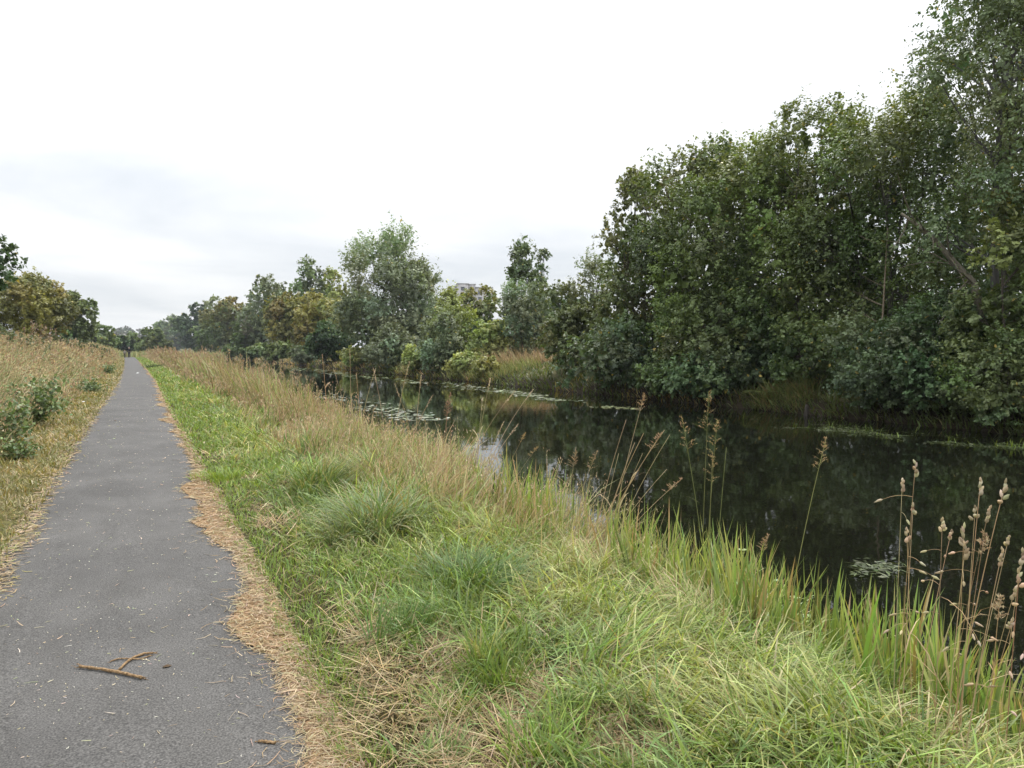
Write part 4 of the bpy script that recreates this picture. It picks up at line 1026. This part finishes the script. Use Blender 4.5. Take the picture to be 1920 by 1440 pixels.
grass_plant('cocksfoot_grass', 'dense cluster of cocksfoot seed stems in front of dark water', 'grass plant', 1795, 2.95, [(1839, 898), (1886, 903), (1856, 950), (1829, 950), (1808, 985), (1811, 1015), (1846, 1000, 'pan')], 'cock', 403, ST, CK, head=.11)
grass_plant('cocksfoot_grass', 'leaning cocksfoot plant at the right edge of the picture', 'grass plant', 1850, 2.9, [(1892, 1006), (1880, 1030), (1918, 1030), (1905, 1100)], 'cock', 404, ST, CK, head=.09)
grass_plant('cocksfoot_grass', 'bent brown cocksfoot stems cut by the right picture edge', 'grass plant', 1885, 3.05, [(1935, 985), (1912, 1065), (1940, 1120), (1875, 1120, 'pan'), (1900, 1160)], 'cock', 415, (.36, .25, .13), CK, head=.1)
grass_plant('reed_grass', 'leaning sheaf of dry tan stems with brown plume', 'grass plant', 1108, 3.3, [(1209, 738, 'pan'), (1174, 787, 'bare'), (1240, 812, 'pan'), (1207, 812, 'bare'), (1246, 806, 'bare'), (1256, 815, 'bare'), (1190, 830, 'bare'), (1250, 880, 'bare'), (1278, 898, 'pan'), (1205, 850, 'bare'), (1160, 850, 'bare')], 'pan', 405, (.47, .37, .2), BR, w=.006, spread=.05, head=.2)
grass_plant('reed_grass', 'tall green-stemmed grass with spreading brown plumes over the water', 'grass plant', 1322, 3.95, [(1329, 733), (1345, 785), (1278, 780), (1336, 848), (1362, 838, 'bare')], 'pan', 406, (.2, .22, .08), [(.5, .36, .18), (.42, .29, .15)], w=.006, spread=.05, head=.3)
grass_plant('reed_grass', 'single leaning stem with brown plume in mid water', 'grass plant', 1490, 3.9, [(1549, 822)], 'pan', 407, (.3, .3, .11), [(.48, .35, .18), (.42, .29, .16)], w=.006, head=.2)
grass_plant('reed_grass', 'pair of small rusty plumes above the iris', 'grass plant', 1065, 4.0, [(1080, 838), (1120, 845)], 'pan', 408, (.4, .3, .15), BR, w=.005, head=.2)
grass_plant('reed_grass', 'rust brown plume beside the floating lily leaves', 'grass plant', 825, 3.7, [(845, 735), (838, 752)], 'pan', 409, (.4, .27, .15), [(.36, .2, .12), (.4, .24, .14)], w=.006, head=.32)
grass_plant('reed_grass', 'small rusty plume low at the water beside the iris gap', 'grass plant', 1392, 3.7, [(1440, 1003)], 'pan', 410, (.4, .3, .15), BR, w=.004, head=.12)
grass_plant('reed_grass', 'small golden plume leaning over the bright reflection', 'grass plant', 925, 3.9, [(985, 812), (1008, 838)], 'pan', 411, (.42, .33, .17), [(.45, .33, .15)], w=.004, head=.16)
grass_plant('canary_grass', 'arching pale stems standing before the sky reflection', 'grass plant', 885, 3.5, [(920, 708), (965, 733), (1000, 730), (945, 790), (972, 795), (905, 745)], 'arch', 412, (.48, .38, .21), CK, w=.007, spread=.12, droop=.06, head=.16)
grass_plant('canary_grass', 'arching pale stems in front of the floating lily leaves', 'grass plant', 755, 3.5, [(768, 678), (790, 702), (740, 720), (812, 740), (700, 690)], 'arch', 413, (.48, .38, .21), CK, w=.008, spread=.2, droop=.06, head=.2)
grass_plant('canary_grass', 'arching pale stems where the canal narrows from view', 'grass plant', 640, 3.6, [(604, 664), (656, 655), (705, 690), (625, 690), (668, 700)], 'arch', 414, (.48, .38, .21), CK, w=.011, spread=.25, droop=.06, head=.25)

# brambles and weeds by the left embankment
def weed(name, label, u, v, R, H, n, cols, seed, leaf=.07, cat='bramble'):
    p = on_z(u, v, 0.05); x, y = float(p[0]), float(p[1]); z = gz(x, y); rng = np.random.default_rng(seed)
    root = empty(name, (x, y, z)); sb = MB(); lb = MB()
    ns = 30; k = max(6, int(n * 2.6) // ns); leaf *= .72
    for i in range(ns):
        a = rng.random() * 6.283; r = R * rng.uniform(.25, 1.0)
        b = np.array([rng.normal(0, R * .2), rng.normal(0, R * .2), -.03]); t = np.array([r * math.cos(a), r * math.sin(a), H * rng.uniform(.25, 1.0)])
        t[2] = max(t[2], gz(x + t[0], y + t[1]) - z + .08)
        pp = bez(b, t, rng, 7, .1, .25)
        tube(sb, pp, np.linspace(.006, .003, 7), 4, (.12, .1, .05), False)
        f = rng.uniform(.2, 1.0, k); P = np.stack([np.interp(f, np.linspace(0, 1, 7), pp[:, q]) for q in range(3)], 1) + rng.normal(0, leaf * 1.3, (k, 3))
        P[:, 2] = np.maximum(P[:, 2], .03)
        s = leaf * rng.uniform(.7, 1.4, k)
        diamonds(lb, P, rng.standard_normal((k, 3)) + np.array([0, 0, -.3]), unit(np.array([.2, -.5, .9]) + .55 * rng.standard_normal((k, 3))), s * 1.3, s, pick(rng, cols, k, .22))
    sb.build('stems', M_BARK, root, True); lb.build('leaves', M_LEAF, root)
    tag(root, label, cat)
DKG = [(.13, .185, .065), (.165, .225, .09), (.10, .15, .055), (.21, .265, .12)]
weed('bramble', 'big leafy bramble clump at the left edge of the towpath verge', 62, 796, .8, .95, 520, DKG, 501, .085)
weed('bramble', 'bramble clump cut by the left edge of the picture', 8, 835, .55, .7, 360, DKG, 502, .075)
weed('bramble', 'low bramble trailing onto the verge below the big clump', 30, 858, .3, .3, 140, DKG, 503, .06)
weed('bramble', 'dark bramble patch further along the left verge', 165, 733, .7, .5, 300, DKG, 504, .09)
weed('bramble', 'distant dark bramble patch near the towpath end', 198, 699, .8, .5, 220, DKG, 505, .12)

def upright(name, label, u, X, top, R, n, cols, seed, leaf, cat):
    p = on_x(u, X); x, y = float(p[0]), float(p[1]); z = gz(x, y); s = F_PX / depth(p); H = CAM_H + (654 - top) / s - z
    rng = np.random.default_rng(seed); root = empty(name, (x, y, z)); sb = MB(); lb = MB()
    for i in range(n):
        b = np.array([rng.normal(0, R * .5), rng.normal(0, R * .5), -.05]); b[2] = gz(x + b[0], y + b[1]) - z - .03
        h = H * rng.uniform(.7, 1.03); t = b + np.array([rng.normal(0, .1), rng.normal(0, .1), h])
        tube(sb, bez(b, t, rng, 4, .03), np.linspace(.008, .004, 4), 4, (.14, .1, .06), False)
        k = 26; f = rng.uniform(.15, .95, k)
        P = b + (t - b) * f[:, None] + rng.normal(0, .06, (k, 3)); a = rng.random(k) * 6.283
        diamonds(lb, P, np.stack([np.cos(a), np.sin(a), rng.normal(0, .3, k)], 1), unit(np.array([0, 0, 1.0]) + .4 * rng.standard_normal((k, 3))), np.full(k, leaf * 1.7), np.full(k, leaf * .6), pick(rng, cols[0], k))
        k = 16; f = rng.uniform(.72, 1.03, k); P = b + (t - b) * f[:, None] + rng.normal(0, .035, (k, 3))
        diamonds(lb, P, rng.standard_normal((k, 3)), unit(rng.standard_normal((k, 3))), np.full(k, leaf * .8), np.full(k, leaf * .5), pick(rng, cols[1], k))
    sb.build('stems', M_BARK, root, True); lb.build('leaves', M_LEAF, root)
    tag(root, label, cat)
NET = ([(.10, .14, .06), (.13, .165, .075)], [(.12, .15, .07)])
upright('rosebay_willowherb', 'rosebay willowherb with faded pink spikes below the hawthorn', 76, -4.6, 604, 1.0, 12, ([(.12, .11, .05), (.16, .12, .06)], [(.36, .24, .2), (.32, .2, .17), (.4, .3, .25)]), 511, .11, 'wildflower')
upright('rosebay_willowherb', 'faded pinkish willowherb at the left edge of the picture', 10, -4.4, 655, .9, 9, ([(.13, .12, .06), (.18, .13, .07)], [(.42, .26, .2), (.38, .22, .18)]), 512, .09, 'wildflower')
upright('nettle_patch', 'nettles on the embankment crest at the left picture edge', 12, -5.2, 612, 1.6, 46, NET, 513, .12, 'nettles')
upright('nettle_patch', 'nettles on the embankment crest below the darker tree', 120, -5.0, 632, 2.0, 52, NET, 514, .15, 'nettles')
upright('nettle_patch', 'nettles on the far embankment crest before the towpath end', 170, -4.4, 641, 2.6, 50, NET, 515, .2, 'nettles')

# ferns and a stake on the far bank
def fern(label, u, v, seed, H=.8):
    p = on_z(u, v, -.25); p = on_x(u, 20.1); x, y = float(p[0]), float(p[1]); z = gz(x, y); rng = np.random.default_rng(seed)
    root = empty('fern', (x, y, z)); 
    for i in range(9):
        mb = MB(); a = rng.uniform(2.0, 4.6) if i < 7 else rng.random() * 6.28; l_ = H * rng.uniform(.8, 1.3)
        t = np.linspace(0, 1, 12); pp = np.stack([np.cos(a) * l_ * t, np.sin(a) * l_ * t, l_ * (.95 * t - .85 * t * t)], 1)
        tube(mb, pp, np.linspace(.006, .002, 12), 4, (.16, .15, .05), False)
        sd = np.array([-math.sin(a), math.cos(a), 0]); k = np.arange(2, 12); w = .26 * l_ * np.sin(np.pi * np.clip(t[k] * .9 + .1, 0, 1)) + .03
        for s in (-1, 1):
            diamonds(mb, pp[k] + sd * s * (w * .5)[:, None], np.tile(sd * s, (len(k), 1)) + np.array([np.cos(a), np.sin(a), 0]) * .35, np.tile([0, 0, 1.0], (len(k), 1)), w, np.full(len(k), .075), pick(rng, [(.14, .19, .05), (.17, .21, .05)], len(k)))
        mb.build('frond', M_LEAF, root)
    tag(root, label, 'fern')
fern('light green fern spreading over the bank between waterside shrubs', 1775, 740, 521, 1.0)
fern('yellow green fern at the top of the brown grass bank', 1435, 720, 522, .8)
def bank_sheaf(label, u, X, R, h, n, cols, seed):
    p = on_x(u, X); x, y = float(p[0]), float(p[1]); z = gz(x, y); rng = np.random.default_rng(seed); mb = MB()
    a = rng.random(n) * 6.283; r = R * np.sqrt(rng.random(n)); px_, py_ = r * np.cos(a), r * np.sin(a)
    zz = ground_z(x + px_, y + py_); kp = zz > WATER_Z; a, px_, py_, zz = a[kp], px_[kp], py_[kp], zz[kp]; n = len(a)
    cb = pick(rng, cols, n)
    blades(mb, np.stack([px_, py_, zz - z - .02], 1), h * rng.uniform(.6, 1.3, n), np.full(n, .022), math.pi + rng.normal(0, .9, n), rng.uniform(.1, .7, n), rng.uniform(.3, 1.7, n), cb, cb * 1.1, rng.uniform(-.8, .8, n), 3, -.5)
    root = empty('grass_clump', (x, y, z)); mb.build('blades', M_DRY, root); tag(root, label, 'grass tuft')
BRN = [(.22, .17, .075), (.16, .16, .06), (.12, .16, .05), (.15, .18, .06)]
bank_sheaf('brown grass hanging over the bare far bank', 1475, 20.0, 1.1, .8, 700, BRN, 531)
bank_sheaf('dry pinkish grass patch on the far bank slope', 985, 24.4, 2.8, 1.3, 1300, [(.42, .33, .19), (.38, .28, .15), (.46, .35, .22)], 532)
bank_sheaf('yellow green herbs below the dry pinkish grass patch', 945, 21.2, 2.4, .8, 1300, [(.26, .28, .09), (.2, .25, .08), (.34, .31, .13)], 533)
bank_sheaf('green herbs under the upright willow bush', 880, 20.6, 2.4, .8, 1000, [(.24, .27, .09), (.18, .23, .07), (.3, .29, .12)], 534)
bank_sheaf('brown grass patch beside the round willow bush', 670, 20.8, 3.0, .9, 1000, BRN + PALE, 535)
bank_sheaf('pale herbs round the foot of the round willow bush', 780, 20.6, 2.2, .9, 1000, PALE + BRN[:1], 536)
def stake():
    p = on_x(1514, 19.1); mb = MB(); rng = np.random.default_rng(3)
    tube(mb, [(0, 0, -1.2), (0.01, 0, -.2), (.03, .01, .28), (.035, .01, .36)], [.07, .068, .062, .05], 8, (.035, .028, .022))
    o = mb.build('mooring_stake', M_BARK, None, True, (float(p[0]), float(p[1]), WATER_Z)); tag(o, 'rotten dark wooden stake at the far water edge', 'stake')
stake()
def sapling():
    p = on_x(1648, 21.6); x, y = float(p[0]), float(p[1]); z = gz(x, y); s = F_PX / depth(p); rng = np.random.default_rng(8)
    H = CAM_H + (654 - 430) / s - z
    root = empty('dead_sapling', (x, y, z)); mb = MB()
    t = np.array([.15, -.1, H]); pp = bez((0, 0, -.2), t, rng, 10, .03); tube(mb, pp, np.linspace(.05, .014, 10), 6, (.2, .16, .11)); mb.build('trunk', M_BARK, root, True)
    for i in range(9):
        b = MB(); q = pp[3 + i % 6]; a = rng.random() * 6.28
        tube(b, bez(q, q + np.array([math.cos(a) * .9, math.sin(a) * .9, .5]), rng, 5, .1), np.linspace(.014, .004, 5), 4, (.2, .16, .11), False); b.build('branch', M_BARK, root, True)
    tag(root, 'thin bare pale sapling among the far bank shrubs', 'tree')
sapling()
def dead_bough():
    rng = np.random.default_rng(9); p0 = on_x(1850, 21.2); x, y = float(p0[0]), float(p0[1]); z = gz(x, y)
    root = empty('leaning_trunk', (x, y, z)); dep = depth(p0)
    pts = [np.array([0, 0, -.2])] + [at_depth(u, v, dep + .3 * i) - np.array([x, y, z]) for i, (u, v) in enumerate(((1835, 540), (1800, 505), (1745, 440), (1690, 400)))]
    t = np.linspace(0, 4, 17); pp = np.stack([np.interp(t, range(5), [q[k] for q in pts]) for k in range(3)], 1)
    for _ in range(2): pp[1:-1] = (pp[:-2] + 2 * pp[1:-1] + pp[2:]) / 4
    mb = MB(); tube(mb, pp, np.linspace(.14, .035, 17), 8, (.17, .15, .11)); mb.build('trunk', M_BARK, root, True)
    for i in range(14):
        q = pp[5 + i % 11]; b = MB(); e = q + np.array([rng.normal(-.5, .6), rng.normal(0, .6), rng.normal(.3, .7)]) * 1.3
        tube(b, bez(q, e, rng, 6, .15), np.linspace(.03, .006, 6), 5, (.16, .14, .1), False); b.build('branch', M_BARK, root, True)
    tag(root, 'leaning grey trunk with bare twigs inside the tall willow', 'tree')
dead_bough()

# ------------------------------------------------------------------ small things on the towpath
M_STALK = flat_mat('dry_stalk', (.30, .185, .09), .8, .2, .5, 70, .9, (.42, .28, .15))
M_WHITE = flat_mat('white_paper', (.78, .78, .77), .7, .3, .05, 30)
M_DARKLEAF = flat_mat('dead_leaf', (.09, .06, .035), .8, .2, .3, 40)
def on_path(u, v):
    p = on_z(u, v, .03); p[2] = float(path_z(p[0], p[1])) + .002
    return p
def stalk(label, uv, r, seed, fray=4):
    rng = np.random.default_rng(seed); P = np.array([on_path(*q) for q in uv]); o0 = P.mean(0); P = P - o0
    t = np.linspace(0, len(P) - 1, len(P) * 5); pp = np.stack([np.interp(t, range(len(P)), P[:, k]) for k in range(3)], 1)
    pp[1:-1] = (pp[:-2] + pp[1:-1] + pp[2:]) / 3; pp[:, 2] += r + rng.normal(0, r * .12, len(pp))
    mb = MB(); tube(mb, pp, r * rng.uniform(.85, 1.12, len(pp)), 8)
    root = mb.build('broken_stalk', M_STALK, None, True, tuple(o0))
    for e, d in ((0, pp[0] - pp[2]), (-1, pp[-1] - pp[-3])):
        for i in range(fray):
            f = MB(); q = pp[e] + rng.normal(0, r * .3, 3); tube(f, [q, q + unit(d) * r * 2 + rng.normal(0, r * .4, 3), q + unit(d) * r * rng.uniform(3, 5) + rng.normal(0, r * .8, 3)], [r * .3, r * .22, r * .06], 4); f.build('fibre', M_STALK, root, True)
    tag(root, label, 'stalk')
stalk('straight brown broken stalk lying on the tarmac', [(150, 1252), (190, 1257), (232, 1265), (266, 1273)], .0078, 601)
stalk('curled brown stalk piece lying against the straight one', [(224, 1257), (238, 1243), (252, 1234), (270, 1227), (287, 1226)], .0062, 602)
stalk('thin split stalk strip beside the curled piece', [(207, 1241), (222, 1236), (240, 1236), (262, 1237), (283, 1230)], .0036, 603, 2)
stalk('small brown twig end at the straw edge near the bottom', [(485, 1388), (500, 1389), (516, 1390)], .006, 604, 2)
def flake(name, label, u, v, s, mat, seed, cat, left=False):
    rng = np.random.default_rng(seed); p = on_path(u, v)
    if p[0] < float(edge_l(p[1])): p[2] = gz(p[0], p[1]) + .1
    k = 9; a = np.linspace(0, 6.283, k, endpoint=False); r = s * rng.uniform(.6, 1.1, k)
    n = 3; mb = MB()
    v_ = [np.stack([r * np.cos(a) * f, r * np.sin(a) * .6 * f, s * (.05 + .4 * (1 - f)) + s * .12 * rng.random(k)], 1) for f in (1, .6, .15)]
    mb.add(np.concatenate(v_), [grid_faces(3, k, True), np.arange(18, 27)[None]])
    tag(mb.build(name, mat, None, True, tuple(p)), label, cat)
flake('litter_scrap', 'white scrap of litter on the tarmac far along the towpath', 258, 700, .11, M_WHITE, 611, 'litter')
flake('litter_scrap', 'white scrap of litter in the short left verge grass', 157, 758, .06, M_WHITE, 612, 'litter')
flake('dead_leaf', 'dark dead leaf beside the broken stalks', 313, 1249, .022, M_DARKLEAF, 613, 'leaf')
flake('dead_leaf', 'brown dead leaf far up the tarmac', 216, 789, .04, M_DARKLEAF, 614, 'leaf')

# ------------------------------------------------------------------ people far along the towpath
def skin_obj(name, pts, edges, rad, mat, parent, sub=1):
    me = bpy.data.meshes.new(name); me.from_pydata(pts, edges, []); o = bpy.data.objects.new(name, me); COL.objects.link(o)
    o.parent = parent; me.materials.append(mat)
    m = o.modifiers.new('skin', 'SKIN'); m.use_smooth_shade = True
    me.skin_vertices.new() if not me.skin_vertices else None
    for i, r in enumerate(rad):
        sv = me.skin_vertices[0].data[i]; sv.radius = r if isinstance(r, tuple) else (r, r)
        sv.use_root = (i == 0)
    s = o.modifiers.new('sub', 'SUBSURF'); s.levels = sub; s.render_levels = sub + 1
    return o
def person(label, x, y, s, top, legs, hair, stride=.16):
    root = empty('person', (x, y, float(path_z(x, y)))); root.scale = (s, s, s)
    skin = flat_mat('skin', (.45, .28, .2), .6, .3, .05)
    J = [(0, 0, .95), (0, .01, 1.15), (0, .02, 1.38), (0, .01, 1.5), (0, .02, 1.58), (0, .03, 1.68),
         (-.19, .01, 1.4), (-.25, -.05, 1.14), (-.24, .06, .92), (-.24, .1, .84), (.19, .01, 1.4), (.25, .04, 1.14), (.24, .14, .92), (.24, .18, .84),
         (-.09, 0, .9), (-.1, stride * .6, .5), (-.1, stride * .4, .08), (-.1, stride * .4 + .14, .035), (.09, 0, .9), (.1, -stride * .3, .5), (.1, -stride * 1.3, .1), (.1, -stride * 1.3 + .13, .035)]
    Eg = [(0, 1), (1, 2), (2, 3), (3, 4), (4, 5), (2, 6), (6, 7), (7, 8), (8, 9), (2, 10), (10, 11), (11, 12), (12, 13), (0, 14), (14, 15), (15, 16), (16, 17), (0, 18), (18, 19), (19, 20), (20, 21)]
    R = [.13, .12, .14, .055, .085, .095, .06, .045, .035, .03, .06, .045, .035, .03, .08, .06, .045, .03, .08, .06, .045, .03]
    skin_obj('body', J, Eg, R, skin, root)
    tm = flat_mat('jacket_cloth', top, .85, .1, .2, 12); lm = flat_mat('trouser_cloth', legs, .85, .1, .2, 12); hm = flat_mat('hair', hair, .7, .2, .2, 30)
    ti = [0, 1, 2, 3, 6, 7, 8, 10, 11, 12]; te = [(0, 1), (1, 2), (2, 3), (2, 4), (4, 5), (5, 6), (2, 7), (7, 8), (8, 9)]
    skin_obj('jacket', [J[i] for i in ti], te, [.165, .15, .17, .075, .08, .065, .055, .08, .065, .055], tm, root)
    li = [0, 14, 15, 16, 18, 19, 20]; le = [(0, 1), (1, 2), (2, 3), (0, 4), (4, 5), (5, 6)]
    skin_obj('trousers', [J[i] for i in li], le, [.15, .1, .08, .07, .1, .08, .07], lm, root)
    skin_obj('hair', [(0, .01, 1.66), (0, .02, 1.72), (0, .06, 1.73)], [(0, 1), (1, 2)], [.095, .098, .07], hm, root)
    for i in (16, 20):
        skin_obj('shoe', [(J[i][0], J[i][1] - .05, .05), (J[i][0], J[i][1] + .06, .045), (J[i][0], J[i][1] + .18, .035)], [(0, 1), (1, 2)], [.055, .055, .04], hm, root)
    tag(root, label, 'person')
pp = on_z(242.5, 671.5, .02); person('walker in dark jacket and navy trousers in the middle of the towpath', float(pp[0]), float(pp[1]), 1.1, (.012, .012, .014), (.016, .018, .035), (.45, .43, .41))
pp = on_z(234, 671, .02); person('smaller figure in pale and dark clothing at the left towpath edge', float(pp[0]), float(pp[1]), .82, (.22, .2, .19), (.05, .05, .055), (.05, .035, .025))

# ------------------------------------------------------------------ air between here and the far trees
def haze():
    m, n, l = new_mat('haze_air')
    o = n('ShaderNodeOutputMaterial'); v = n('ShaderNodeVolumePrincipled')
    v.inputs['Color'].default_value = (.86, .92, 1.0, 1); v.inputs['Density'].default_value = HAZE
    l(v.outputs[0], o.inputs['Volume'])
    m.cycles.homogeneous_volume = True
    mb = MB(); box(mb, -1600, 1600, -400, 3300, -4.0, 48.0)
    tag(mb.build('haze', m), 'thin pale haze in the air', kind='stuff')
haze()
